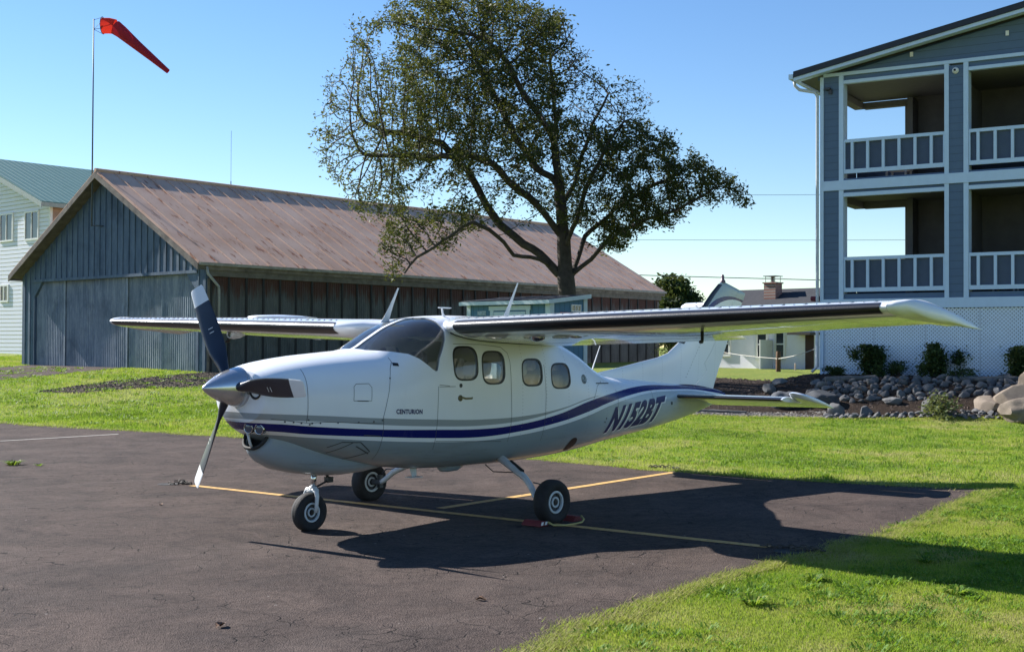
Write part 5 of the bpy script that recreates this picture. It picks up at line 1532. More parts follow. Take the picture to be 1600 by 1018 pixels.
WSO = [(1.62, 1.62), (1.80, 1.62), (1.94, 1.60), (2.04, 1.55), (2.12, 1.50), (2.19, 1.452), (2.235, 1.44), (2.275, 1.47), (2.315, 1.58), (2.375, 1.67), (2.435, 1.76), (2.47, 1.84), (2.48, 1.93), (2.475, 2.2), (1.62, 2.2)]
for side in (-1, 1):
    mb = MB(); V = []; idx = {}; F = []; nx, na = 90, 90
    for i in range(nx):
        x = 1.60 + .90 * i / (nx - 1); rg = []
        zc = fC(x); w = fW(x) - .009; ht = fT(x) - .009 - zc; e = fNT(x)
        for k in range(na):
            a = math.pi / 2 * k / (na - 1); V.append((x, side * w * abs(math.cos(a)) ** (2 / e), zc + ht * abs(math.sin(a)) ** (2 / e)))
    for i in range(nx - 1):
        for k in range(na - 1):
            q = [i * na + k, (i + 1) * na + k, (i + 1) * na + k + 1, i * na + k + 1]
            cx_ = sum(V[j][0] for j in q) / 4; cz_ = sum(V[j][2] for j in q) / 4; cy_ = abs(sum(V[j][1] for j in q) / 4)
            if pip(cx_, cz_, WSO) and cy_ > .012: F.append(tuple(q))
    used = sorted({j for f in F for j in f}); mp = {j: i for i, j in enumerate(used)}
    mb.add([V[j] for j in used], [tuple(mp[j] for j in f) for f in F]); wo_ = mb.build('windscreen', GLASS, fus, smooth=True, fixn=True)
    if sum(p.normal.z + p.normal.y * side for p in wo_.data.polygons) < 0:
        wo_.data.flip_normals()
# seams, lines and small marks on the skin
def side_line(pts, w, mat, name, off=.0016, side=-1, step=.03):
    P = []
    for i in range(len(pts) - 1):
        a, b = Vector((pts[i][0], pts[i][1])), Vector((pts[i + 1][0], pts[i + 1][1])); k = max(1, int((b - a).length / step))
        P += [a.lerp(b, j / k) for j in range(k)]
    P.append(Vector(pts[-1][:2])); V = []
    for i, p in enumerate(P):
        d = (P[min(i + 1, len(P) - 1)] - P[max(i - 1, 0)]).normalized(); n = Vector((-d.y, d.x)) * w / 2
        V += [SP(p.x + n.x, p.y + n.y, off, side), SP(p.x - n.x, p.y - n.y, off, side)]
    mb.add(V, [(2 * i, 2 * i + 1, 2 * i + 3, 2 * i + 2) for i in range(len(P) - 1)])
mb = MB()
for L in ([(1.74, 1.60), (1.745, 1.56), (1.70, 1.50), (1.665, 1.42), (1.60, 1.20), (1.56, 1.06), (1.58, .80), (1.60, .66)],
          [(.745, 1.50), (.74, 1.30), (.745, 1.04)],
          [(.46, 1.075), (.75, 1.035), (.95, 1.035), (1.55, 1.0)],
          [(2.25, 1.325), (2.24, 1.10), (2.235, .90), (2.245, .72)],
          [(2.262, 1.32), (2.48, 1.318)], [(2.262, 1.338), (2.40, 1.325)],
          [(3.30, .74), (3.31, 1.0), (3.30, 1.3), (3.295, 1.55), (3.27, 1.64), (3.18, 1.70), (2.9, 1.725), (2.5, 1.73)],
          [(3.86, .72), (3.88, 1.2), (3.86, 1.52)],
          [(2.25, .80), (3.2, .75)],
          [(1.22, 1.215), (1.23, 1.34), (1.26, 1.365), (1.40, 1.365), (1.43, 1.33), (1.42, 1.21), (1.22, 1.215)],
          [(5.05, 1.32), (4.92, 1.27), (4.80, 1.10)], [(5.35, .64), (5.37, .9), (5.36, 1.22)], [(6.2, .71), (6.23, 1.2)]):
    mb = MB(); side_line(L, .0045, SEAM, ''); mb.build('panel_seam', SEAM, fus)
for L in ([(1.26, 1.213), (1.385, 1.209)],):
    mb = MB(); side_line(L, .009, SEAM, ''); mb.build('panel_seam', SEAM, fus)
for L in ([(1.05, .80), (1.16, .845), (1.35, .835), (1.50, .74), (1.30, .665)], [(1.10, .745), (1.28, .84)], [(1.32, .80), (1.50, .72)], [(1.36, .90), (1.55, .885)]):
    mb = MB(); side_line(L, .009, SEAM, ''); mb.build('panel_seam', SEAM, fus)
mb = MB()
for (x, z) in [(1.66, 1.41), (1.55, 1.03), (1.45, 1.02), (1.28, 1.02), (1.06, 1.025), (.88, 1.03), (.80, 1.03), (.70, 1.035), (.63, 1.045), (.56, 1.05), (.76, 1.06), (.78, 1.02), (4.0, .93), (5.12, .9), (5.10, .86)]:
    c = SP(x, z, .002); mb.lathe(c, (0, -1, 0), [(0, .0085), (.003, .008), (.004, 0)], 10)
mb.build('fastener', simple('dark_screw', (.06, .07, .08), .5), fus, smooth=True)
mb = MB(); mb.add(*side_fill([(1.74, 1.522), (1.80, 1.518), (1.80, 1.548), (1.745, 1.552)], .003, -1, 4)); mb.build('vent_grille', BLK, fus)
mb = MB(); mb.lathe(SP(2.554, 1.326, .0), (0, -1, 0), [(0, .02), (.004, .02), (.005, .014), (.001, .012), (.001, 0)], 18); mb.build('door_lock', simple('dark_lock', (.07, .08, .08), .4, .5), fus, smooth=True)
mb = MB(); mb.lathe(SP(2.545, 1.205, .0), (0, -1, 0), [(0, .03), (.006, .03), (.008, .02), (.002, .012), (.002, 0)], 18); side_line([(2.57, 1.21), (2.62, 1.198), (2.70, 1.198), (2.72, 1.203)], .02, BLK, '', .004)
mb.build('door_handle', simple('bronze_handle', (.10, .09, .05), .4, .5), fus)
mb = MB(); mb.lathe(SP(4.635, 1.352, -.002), SP(4.635, 1.352, .1) - SP(4.635, 1.352, 0), [(0, .052), (.004, .052), (.005, .045), (.003, .040), (.003, 0)], 26)
em = mb.build('emblem', simple('emblem_grey', (.33, .38, .38), .5), fus)
mb = MB(); side_line([(4.62, 1.385), (4.645, 1.375), (4.652, 1.36), (4.635, 1.35), (4.622, 1.34), (4.628, 1.325), (4.65, 1.318)], .010, SEAM, '', .0055); side_ring_v = side_ring(rsq(4.635, 1.352, .05, .05, e=2), rsq(4.635, 1.352, .043, .043, e=2), .0055, -1); mb.add(*side_ring_v)
mb.build('emblem_mark', SEAM, em)
mb = MB(); mb.add(*side_fill(rsq(4.53, .64, .085, .075, e=2.4, n=20), .003, -1, 8)); mb.build('tail_vent', simple('brown_scoop', (.03, .014, .012), .6), fus)
mb = MB(); mb.add(*side_fill([(6.66, 1.0), (6.70, 1.0), (6.70, 1.035), (6.66, 1.035)], .003, -1, 3)); mb.build('static_port', SEAM, fus)
mb = MB(); side_line([(4.90, 1.30), (5.25, 1.292)], .012, SEAM, '', .002); mb.build('deck_vent', SEAM, fus)

# lettering: font outlines sliced and laid on the skin
def lettering(txt, name, mat, size, fit, off, bold=0.0, shear=0.0, parent=None):
    """fit: affine map from (u,v) in 0..1 text box to (x,z)"""
    cu = bpy.data.curves.new(name, 'FONT'); cu.body = txt; cu.size = 1.0; cu.offset = bold; cu.shear = shear; cu.resolution_u = 5; cu.space_character = 1.08
    o_ = bpy.data.objects.new(name, cu); COL.objects.link(o_); bpy.context.view_layer.update()
    me = bpy.data.meshes.new_from_object(o_.evaluated_get(bpy.context.evaluated_depsgraph_get())); bpy.data.objects.remove(o_)
    bm = bmesh.new(); bm.from_mesh(me)
    xs_ = [v.co.x for v in bm.verts]; ys_ = [v.co.y for v in bm.verts]; a, b, c, d = min(xs_), max(xs_), min(ys_), max(ys_)
    for k in range(1, 12): bmesh.ops.bisect_plane(bm, geom=bm.verts[:] + bm.edges[:] + bm.faces[:], plane_co=(0, c + (d - c) * k / 12, 0), plane_no=(0, 1, 0))
    for k in range(1, 40): bmesh.ops.bisect_plane(bm, geom=bm.verts[:] + bm.edges[:] + bm.faces[:], plane_co=(a + (b - a) * k / 40, 0, 0), plane_no=(1, 0, 0))
    bmesh.ops.triangulate(bm, faces=bm.faces[:])
    for v in bm.verts:
        u_, w_ = (v.co.x - a) / (b - a), (v.co.y - c) / (d - c); x, z = fit(u_, w_); v.co = SP(x, z, off)
    bm.to_mesh(me); bm.free(); me.materials.clear(); me.materials.append(mat)
    o2 = bpy.data.objects.new(name, me); COL.objects.link(o2)
    if parent is not None: o2.parent = parent
    return o2
def regfit(u_, w_, dx=0, dz=0):
    # corners: bl(5.17,.722) br(6.36,.822) tl(5.19,1.02) tr(6.50,1.125)
    bl, br, tl, tr = (5.15, .724), (6.40, .818), (5.22, 1.018), (6.55, 1.122)
    x = (bl[0] * (1 - u_) + br[0] * u_) * (1 - w_) + (tl[0] * (1 - u_) + tr[0] * u_) * w_
    z = (bl[1] * (1 - u_) + br[1] * u_) * (1 - w_) + (tl[1] * (1 - u_) + tr[1] * u_) * w_
    return x + dx, z + dz
def own(o_, par):
    o_.parent = par; o_.location = (0, 0, 0); WORLD[o_.name] = Vector((0, 0, 0)); return o_
NVY = simple('navy_lettering', (.012, .014, .10), .5, coat=.0, var=.05); WTX = simple('white_lettering_edge', (.72, .74, .75), .3, coat=.5, var=.03)
own(lettering('N152BT', 'registration_shadow', WTX, 1, lambda a, b: regfit(a, b, .022, -.016), .0014, .055, .30), fus)
own(lettering('N152BT', 'registration_letters', NVY, 1, lambda a, b: regfit(a, b), .0028, .055, .30), fus)
own(lettering('CENTURION', 'name_lettering', NVY, 1, lambda a, b: (1.71 + .33 * a, 1.080 + .046 * b - .012 * a), .0022, .045), fus)

# nose: air intakes, lamps, scoop
mb = MB()
for sy in (-1, 1):
    mb.lathe((.395, sy * .245, 1.325), (-1, 0, 0), [(-.02, 0), (-.0, .062), (.012, .078), (.03, .085), (.034, .075), (.018, .06), (.0, .055), (-.01, 0)], 24)
mb.build('air_intake', simple('intake_dark', (.02, .022, .025), .7), fus, smooth=True)
for y_, x_, z_ in ((-.085, .437, .988), (-.205, .462, .982)):
    mb = MB(); mb.lathe((x_ - .012, y_, z_), (-.93, -.3, -.1), [(-.05, .048), (.012, .048), (.018, .043), (.010, .040)], 22); la = mb.build('landing_lamp', CHR, fus, smooth=True)
    mb = MB(); mb.lathe((x_ - .012, y_, z_), (-.93, -.3, -.1), [(.009, .040), (.014, .028), (.016, 0)], 22); mb.build('lens', simple('lamp_lens', (.10, .12, .16), .08, .3), la, smooth=True)
# chin scoop
SX = [.50, .55, .62, .75, .95, 1.2, 1.45, 1.7, 1.9, 2.05]; SB = [.80, .725, .665, .600, .552, .514, .503, .512, .53, .55]; SW = [.16, .20, .235, .265, .28, .28, .27, .24, .18, .10]
mb = MB(); rings = []
for x, zb, w in zip(SX, SB, SW):
    tz = fB(max(x + .06, .5)) + .10; P = []; n = 28
    for k in range(n):
        a = math.pi + math.pi * k / (n - 1); c, s = math.cos(a), math.sin(a)
        P.append((x + (.10 if x < .8 else .0) * (1 + s) * max(0, 1 - (x - .5) / .3), w * math.copysign(abs(c) ** .75, c), tz + (tz - zb) * -1 * abs(s) ** .62))
    rings.append(P)
mb.loft(rings, m=PA, closed=False); sc_ = mb.build('chin_scoop', PA, fus, smooth=True, fixn=True)
so_ = sc_.modifiers.new('thick', 'SOLIDIFY'); so_.thickness = .012; so_.offset = -1
mb = MB(); mb.tube([(p[0] - .004, p[1], p[2]) for p in rings[0]], .016, 8); mb.build('scoop_lip', RUB, sc_, smooth=True)
mb = MB(); r0 = [(p[0] + .05, p[1] * .93, p[2] + .01) for p in rings[1]]; mb.add(r0, [tuple(range(len(r0)))]); mb.build('scoop_shade_sheet', BLK, sc_)  # black sheet standing in for the shade inside the scoop opening
mb = MB(); mb.tube([(.455, -.02, .955), (.47, -.03, .87), (.50, -.03, .80)], .012, 8); mb.build('drain_pipe', GEARW, fus, smooth=True)

# spinner and propeller
PZ = 1.345
mb = MB(); mb.lathe((0, 0, 1.338), (1, 0, .012), [(0, .002), (.004, .012), (.03, .034), (.08, .068), (.15, .106), (.22, .137), (.29, .160), (.345, .173), (.352, .174), (.354, .165), (.357, .174), (.372, .178), (.374, .12)], 64)
sp = mb.build('spinner', SPIN, AC, smooth=True, sharp=40)
for k, ph in enumerate((59.5, -60.5, 179.5)):
    a = R(ph); rd = Vector((0, math.cos(a), math.sin(a))); tg = Vector((0, math.sin(a), -math.cos(a)))
    def sect(r_):
        t_ = (r_ - .12) / .896
        c = float(np.interp(r_, [.12, .17, .25, .36, .5, .7, .9, .99, 1.01, 1.016], [.085, .085, .115, .165, .185, .180, .158, .145, .13, .11]))
        th_ = float(np.interp(r_, [.12, .2, .3, .5, .8, 1.016], [.085, .07, .038, .022, .013, .008]))
        be = R(float(np.interp(r_, [.12, .25, .5, .75, 1.0], [48, 42, 30, 22, 17])))
        cd = tg * math.cos(be) + Vector((-1, 0, 0)) * math.sin(be); nd_ = rd.cross(cd).normalized(); o = Vector((.285, 0, PZ)) + rd * r_; P = []
        for j in range(20):
            an = 2 * math.pi * j / 20; cx_ = math.cos(an) * .5; P.append(o + cd * (cx_ * c + .02 * c) + nd_ * (math.sin(an) * th_ * .5 * (1 + .5 * cx_)))
        return P
    mb = MB(); mb.loft([sect(r_) for r_ in (.12, .15, .19, .24, .30, .37, .45, .55, .65, .75, .845)], NAVP); bl = mb.build('propeller_blade', NAVP, AC, smooth=True, sharp=50)
    mb = MB(); mb.loft([sect(r_) for r_ in (.8452, .9, .95, .985, 1.005, 1.016)], WTX); mb.build('blade_tip', simple('white_blade_tip', (.48, .50, .53), .35, var=.1), bl, smooth=True, sharp=50)
    be = R(28); cd = tg * math.cos(be) + Vector((-1, 0, 0)) * math.sin(be); nd_ = rd.cross(cd).normalized()
    for sgn in (1, -1):
        mb = MB(); o = Vector((.285, 0, PZ)) + rd * .56 + nd_ * sgn * .0135
        for q in (-.02, .02): mb.obox(o + cd * (-.03) + rd * q, cd * .045, rd * .006, nd_ * sgn * .001)
        mb.build('blade_mark', WTX, bl)

# ------------------------------------------------------------------ flying surfaces
def yt(f, t): return 5 * t * (.2969 * math.sqrt(max(f, 0)) - .126 * f - .3516 * f * f + .2843 * f**3 - .1015 * f**4)
def foil(le, te, t, nrm, camber=.0, f0=0.0, f1=1.0, n=26, off=0.0):
    """closed ring between chord fractions f0..f1"""
    le, te, nrm = Vector(le), Vector(te), Vector(nrm); ch = te - le; c = ch.length; P = []
    fr = [f0 + (f1 - f0) * (1 - math.cos(math.pi / 2 * k / n)) if f0 == 0 else f0 + (f1 - f0) * k / n for k in range(n + 1)]
    for f in reversed(fr): P.append(le + ch * f + nrm * (c * (yt(f, t) + camber * 4 * f * (1 - f)) + off))
    for f in fr[1:] if f0 == 0 else fr: P.append(le + ch * f + nrm * (c * (-yt(f, t) + camber * 4 * f * (1 - f)) - off))
    return P
wLEx = lambda y: float(np.interp(y, [.36, .55, .70, .85, 5.15, 5.20, 5.25, 5.30, 5.34, 5.37, 5.385], [2.52, 2.40, 2.24, 2.17, 2.17, 2.20, 2.29, 2.46, 2.72, 3.02, 3.20]))
wTEx = lambda y: float(np.interp(y, [.36, .6, 2.76, 5.15, 5.385], [4.35, 3.98, 3.86, 3.42, 3.34]))
wLEz = lambda y: float(np.interp(y, [.36, .85, 5.15, 5.25, 5.34, 5.385], [1.905, 1.897, 2.0, 2.012, 1.945, 1.862]))
wTEz = lambda y: float(np.interp(y, [.36, .6, 2.76, 4.6, 5.15, 5.385], [1.735, 1.715, 1.775, 1.872, 1.885, 1.85]))
wT = lambda y: float(np.interp(y, [.36, .85, 2.8, 5.15, 5.30, 5.37, 5.385], [.13, .122, .118, .105, .125, .11, .04]))
def wsec(y, side, f0=0., f1=1., n=26, dz=0.0, off=0., rot=None):
    P = foil((wLEx(y), 0, wLEz(y)), (wTEx(y), 0, wTEz(y)), wT(y), (.0, 0, 1), .018, f0, f1, n, off)
    out = []
    for p in P:
        q = Vector(p)
        if rot is not None:
            hx = wLEx(y) + (wTEx(y) - wLEx(y)) * .765; hz = wLEz(y) + (wTEz(y) - wLEz(y)) * .765 + .01; d = q - Vector((hx, 0, hz)); c_, s_ = math.cos(rot), math.sin(rot)
            q = Vector((hx + d.x * c_ + d.z * s_, 0, hz - d.x * s_ + d.z * c_))
        out.append(Vector((q.x, y * side, q.z)))
    return out
AY0, AY1 = 3.02, 5.06
for side, nm in ((-1, 'port'), (1, 'starboard')):
    mb = MB()
    ys1 = [.36, .45, .55, .62, .70, .78, .85, 1.2, 1.7, 2.3, 2.76, AY0]; ys2 = [AY0, 3.5, 4.0, 4.5, AY1]; ys3 = [AY1, 5.15]
    mb.loft([wsec(y, side) for y in ys1]); mb.loft([wsec(y, side, 0, .755) for y in ys2]); mb.loft([wsec(y, side) for y in ys3])
    wg = mb.build('wing', PW, AC, smooth=True, sharp=40, fixn=True)
    mb = MB(); mb.loft([wsec(y, side) for y in (5.152, 5.175, 5.20, 5.225, 5.25, 5.275, 5.30, 5.32, 5.34, 5.355, 5.37, 5.385)]); tip = mb.build('wing_tip', PTIP, wg, smooth=True, sharp=50, fixn=True)
    mb = MB(); mb.loft([wsec(y, side, .768, 1.0, 10, rot=R(1) if side > 0 else R(-5)) for y in (AY0 + .01, 3.6, 4.3, AY1 - .01)]); mb.build('aileron', PW, wg, smooth=True, sharp=40, fixn=True)
    # flap gap and panel seams below
    mb = MB()
    for ya_, yb_, f in ((.75, 3.0, .74), (.75, 3.0, .745)):
        pass
    def under(y, f, o_): 
        le, te = Vector((wLEx(y), 0, wLEz(y))), Vector((wTEx(y), 0, wTEz(y))); c = (te - le).length; q = le + (te - le) * f + Vector((0, 0, c * (-yt(f, wT(y)) + .018 * 4 * f * (1 - f)) - o_)); return Vector((q.x, y * side, q.z))
    def upper(y, f, o_):
        le, te = Vector((wLEx(y), 0, wLEz(y))), Vector((wTEx(y), 0, wTEz(y))); c = (te - le).length; q = le + (te - le) * f + Vector((0, 0, c * (yt(f, wT(y)) + .018 * 4 * f * (1 - f)) + o_)); return Vector((q.x, y * side, q.z))
    def uline(fn, pts, w):
        for (y0, f0), (y1, f1) in zip(pts[:-1], pts[1:]):
            k = 14; V = []
            for j in range(k + 1):
                y = y0 + (y1 - y0) * j / k; f = f0 + (f1 - f0) * j / k
                if abs(y1 - y0) > .05: V += [fn(y, f - w / 1.5, .0015), fn(y, f + w / 1.5, .0015)]
                else: V += [fn(y - w / 2, f, .0015), fn(y + w / 2, f, .0015)]
            mb.add(V, [(2 * j, 2 * j + 1, 2 * j + 3, 2 * j + 2) for j in range(k)])
    uline(under, [(.8, .70), (3.0, .70)], .008); uline(under, [(.9, .12), (5.0, .12)], .003)
    for y in (1.15, 1.9, 2.6, 3.3, 4.0, 4.7): uline(under, [(y, .12), (y + .001, .74)], .004)
    uline(upper, [(.8, .70), (3.0, .70)], .008)
    mb.build('wing_seam', SEAM, wg, fixn=False)
    # de-icer boot
    mb = MB(); V = []; ysb = [.855, .87] + list(np.arange(.95, 5.08, .12)) + [5.10]; nb = 22; F = []
    for y in ysb:
        le, te = Vector((wLEx(y), 0, wLEz(y))), Vector((wTEx(y), 0, wTEz(y))); c = (te - le).length
        e = .6 if y < .86 else (.9 if y < .9 else 1)
        for j in range(nb):
            q = -1 + 2 * j / (nb - 1); f = (q * q) * (.052 if q < 0 else .030) * e
            nx_ = -1 if abs(q) < .05 else 0; s = 1 if q > 0 else -1
            p = le + (te - le) * f + Vector((0, 0, c * (s * yt(f, wT(y)) + .018 * 4 * f * (1 - f))))
            d = (p - (le + (te - le) * .05)).normalized() * .0045; p = p + d; V.append((p.x, y * side, p.z))
    for i in range(len(ysb) - 1):
        for j in range(nb - 1): F.append((i * nb + j, i * nb + j + 1, (i + 1) * nb + j + 1, (i + 1) * nb + j))
    mb.add(V, F); mb.build('deicer_boot', BOOT, wg, smooth=True, fixn=True)
    # vortex generators along the top of the nose of the wing
    y = .95; i = 0; vgm = simple('generator_grey', (.3, .33, .36), .4, .3) if side < 0 else vgm
    while y < 5.05:
        p = upper(y, .062, 0); sl = .03 * (1 if i % 2 else -1)
        mb = MB(); mb.add([p + Vector((-.02, sl * .3, 0)), p + Vector((.025, -sl * .3, .002)), p + Vector((.025, -sl * .3, .014)), p + Vector((-.02, sl * .3, .0)) + Vector((.0, .002, 0))], [(0, 1, 2, 3)]); y += .095; i += 1
        mb.build('vortex_generator', vgm, wg)
    # navigation light on the tip
    mb = MB(); c = upper(5.2, .06, -.02); mb.lathe((wLEx(5.24) + .10, side * 5.215, wLEz(5.2) - .01), (-.6, side * .8, 0), [(-.05, .03), (0, .03), (.03, .022), (.045, 0)], 16)
    mb.build('navigation_light', simple('clear_lens', (.30, .32, .33), .12), tip, smooth=True)
    # tie-down eye
    mb = MB(); p = under(3.3, .30, 0); mb.tube([p + Vector((0, 0, .02)), p + Vector((0, 0, -.075)), p + Vector((-.02, -.01, -.09)), p + Vector((-.075, -.03, -.09))], .014, 8); mb.build('tie_down_hook', BLK, wg, smooth=True)
for side in (-1, 1):
    for fn_s in (-1,):
        P = []
        for k in range(40):
            f = .04 + .93 * k / 39; y = .55
            for _ in range(14):
                le, te = Vector((wLEx(y), 0, wLEz(y))), Vector((wTEx(y), 0, wTEz(y))); c = (te - le).length; q = le + (te - le) * f + Vector((0, 0, c * (-yt(f, wT(y)) + .018 * 4 * f * (1 - f)))); y = .5 * y + .5 * max(.37, fus_Y(q.x, q.z))
            P.append((q.x, side * (fus_Y(q.x, q.z) + .004), q.z - .003))
        mb = MB(); mb.tube(P, .0075, 6); mb.build('root_seal', SEAM, fus)
# scoops under the port wing, pod under the starboard wing, bump on top of it
prt = [o for o in AC.children if o.name.startswith('wing')]
pw = [o for o in prt if o.data.vertices[0].co.y < 0][0]; sw = [o for o in prt if o.data.vertices[0].co.y > 0][0]
for (x, y, s_, hh) in ((2.62, -1.52, 1.25, .05), (2.66, -1.93, .9, .026)):
    mb = MB(); mb.lathe((x - .07 * s_, y, 1.802), (1, 0, -.02), [(0, .001), (.015, .03 * s_), (.05, .05 * s_), (.10, .046 * s_), (.16, .02 * s_), (.18, 0)], 20)
    for i_ in range(len(mb.v)): v = mb.v[i_]; mb.v[i_] = (v[0], v[1] * 1.0 + (v[1] - y) * .35, 1.800 + (v[2] - 1.802) * (hh / .05) * .75)
    mb.build('fuel_vent_scoop', CHR, pw, smooth=True)
mb = MB(); mb.lathe((2.42, 2.98, 1.838), (1, .0, 0), [(0, .040), (-.014, .045), (.0, .054), (.05, .060), (.13, .05), (.20, .025), (.22, 0)], 22); pod = mb.build('wing_pod', GEARW, sw, smooth=True)
mb = MB(); mb.lathe((2.42, 2.98, 1.838), (1, 0, 0), [(.012, 0), (.01, .040)], 22); mb.build('pod_lens', simple('dim_lens', (.12, .13, .12), .1), pod)
mb = MB(); mb.loft([[(x, 2.6 + .30 * math.cos(a) * w, 2.032 + .030 * w * math.sin(a)) for a in [2 * math.pi * k / 20 for k in range(20)]] for x, w in ((2.45, .3), (2.55, .7), (2.75, 1), (3.0, .9), (3.3, .4))]); mb.build('tank_blister', PW, sw, smooth=True)

# tail fin with rudder
LEs = [(5.30, 1.30), (5.47, 1.405), (5.9, 1.462), (6.33, 1.527), (6.70, 1.58), (6.92, 1.635), (7.16, 1.767), (7.42, 1.995), (7.67, 2.213), (7.92, 2.425), (8.10, 2.553), (8.17, 2.585), (8.22, 2.588)]
TEs = [(7.90, 1.06), (7.95, 1.12), (7.985, 1.20), (8.02, 1.27), (8.07, 1.36), (8.11, 1.44), (8.18, 1.55), (8.31, 1.77), (8.46, 2.0), (8.63, 2.23), (8.75, 2.40), (8.77, 2.435), (8.76, 2.455)]
THk = [.018, .02, .024, .032, .042, .055, .07, .085, .088, .09, .09, .075, .02]
def fsec(i, f0, f1, n=20): return foil((LEs[i][0], 0, LEs[i][1]), (TEs[i][0], 0, TEs[i][1]), THk[i], (0, -1, 0), 0, f0, f1, n)
mb = MB(); mb.loft([fsec(i, 0, .68 if i > 4 else .80) for i in range(len(LEs))]); fin = mb.build('tail_fin', PF, AC, smooth=True, sharp=40, fixn=True)
mb = MB(); mb.loft([fsec(i, .685 if i > 4 else .805, 1, 8) for i in range(len(LEs))]); rud = mb.build('rudder', PF, fin, smooth=True, sharp=40, fixn=True)
mb = MB(); V = []; F = []; nb = 12
bl_ = [i for i in range(6, 11)]
for i in bl_:
    le, te = Vector((LEs[i][0], 0, LEs[i][1])), Vector((TEs[i][0], 0, TEs[i][1])); c = (te - le).length
    for j in range(nb):
        q = -1 + 2 * j / (nb - 1); f = q * q * .085; V.append(le + (te - le) * f + Vector((-.003 * (1 - abs(q)), (1 if q > 0 else -1) * (c * yt(f, THk[i]) + .002), .001)))
for i in range(len(bl_) - 1):
    for j in range(nb - 1): F.append((i * nb + j, i * nb + j + 1, (i + 1) * nb + j + 1, (i + 1) * nb + j))
mb.add(V, F); mb.build('deicer_boot', BOOT, fin, smooth=True, fixn=True)
mb = MB(); mb.lathe((8.20, 0, 2.575), (0, 0, 1), [(0, .04), (.03, .035), (.04, .022), (.085, .022), (.105, .014), (.11, 0)], 16); mb.build('beacon', simple('grey_red_beacon', (.16, .10, .11), .3), fin, smooth=True)
# rivet rows on the fin
mb = MB()
for k in range(26):
    t = k / 25; x = 7.25 + .75 * t; z = 1.33 + .95 * t; mb.lathe((x, -.052 + .006 * t - .004, z), (0, -1, 0), [(0, .006), (.002, .004), (.003, 0)], 6)
mb.build('rivet_row', SEAM, fin)
# tailplane
for side in (-1, 1):
    hz = 1.085
    def ssec(y, f0=0., f1=1., n=18, off=0.):
        t = (y - .05) / 1.72; lx = 6.83 + .10 * t; hx = 7.32 + .03 * t; return [Vector((p.x, y * side, p.z)) for p in foil((lx, 0, hz + .012), (lx + (hx - lx) / .62, 0, hz - .004), .085, (0, 0, 1), 0, f0, f1, n, off)]
    mb = MB(); mb.loft([ssec(y, 0, .62) for y in (.02, .3, .8, 1.3, 1.60, 1.625)]); st = mb.build('tailplane', PW, AC, smooth=True, sharp=40, fixn=True)
    mb = MB(); V = []; F = []; yy_ = [.17, .19, .5, .9, 1.3, 1.6]; nb = 14
    for y in yy_:
        t = (y - .05) / 1.72; lx = 6.83 + .10 * t; c = .79
        for j in range(nb):
            q = -1 + 2 * j / (nb - 1); f = q * q * .075; V.append((lx + c * f - .003 * (1 - abs(q)), y * side, hz + .012 - .016 * f + (1 if q > 0 else -1) * (c * yt(f, .085) + .002)))
    for i in range(len(yy_) - 1):
        for j in range(nb - 1): F.append((i * nb + j, i * nb + j + 1, (i + 1) * nb + j + 1, (i + 1) * nb + j))
    mb.add(V, F); mb.build('deicer_boot', BOOT, st, smooth=True, fixn=True)
    # drooping elevator with a horn that rises ahead of the hinge
    dr = R(15)
    def esec(y, ax, c, th):
        t = (y - .05) / 1.72; hx = 7.325 + .03 * t; P = []; n = 12
        for k in range(n + 1):
            f = 1 - k / n; P.append((f, yt(.3 + .7 * f, .085) * .79 if ax == 0 else yt(max(f, .0), th) * (c + ax)))
        out = []
        U = [( -ax + (c + ax) * f, hgt) for f, hgt in P] + [(-ax + (c + ax) * f, -hgt) for f, hgt in P[::-1][1:]]
        for d_, h_ in U: out.append(Vector((hx + d_ * math.cos(dr) + h_ * math.sin(dr), y * side, hz + .0 - d_ * math.sin(dr) + h_ * math.cos(dr))))
        return out
    mb = MB(); mb.loft([esec(y, 0, c, .08) for y, c in ((.16, .47), (.5, .46), (1.0, .44), (1.63, .41))])
    mb.loft([esec(y, a, c, .10) for y, a, c in ((1.632, .30, .41), (1.66, .345, .41), (1.72, .34, .41), (1.78, .26, .41), (1.83, .10, .41), (1.86, -.15, .405))])
    mb.build('elevator', PW, st, smooth=True, sharp=45, fixn=True)
    mb = MB(); mb.box((7.10, side * 1.628, 1.06), (7.35, side * 1.631, 1.10)); mb.build('hinge_plate', GEARW, st)
mb = MB(); mb.tube([(7.95, 0, 1.0), (8.25, 0, 1.08)], [.05, .02], 12); mb.build('tail_cone', PF, fus, smooth=True)

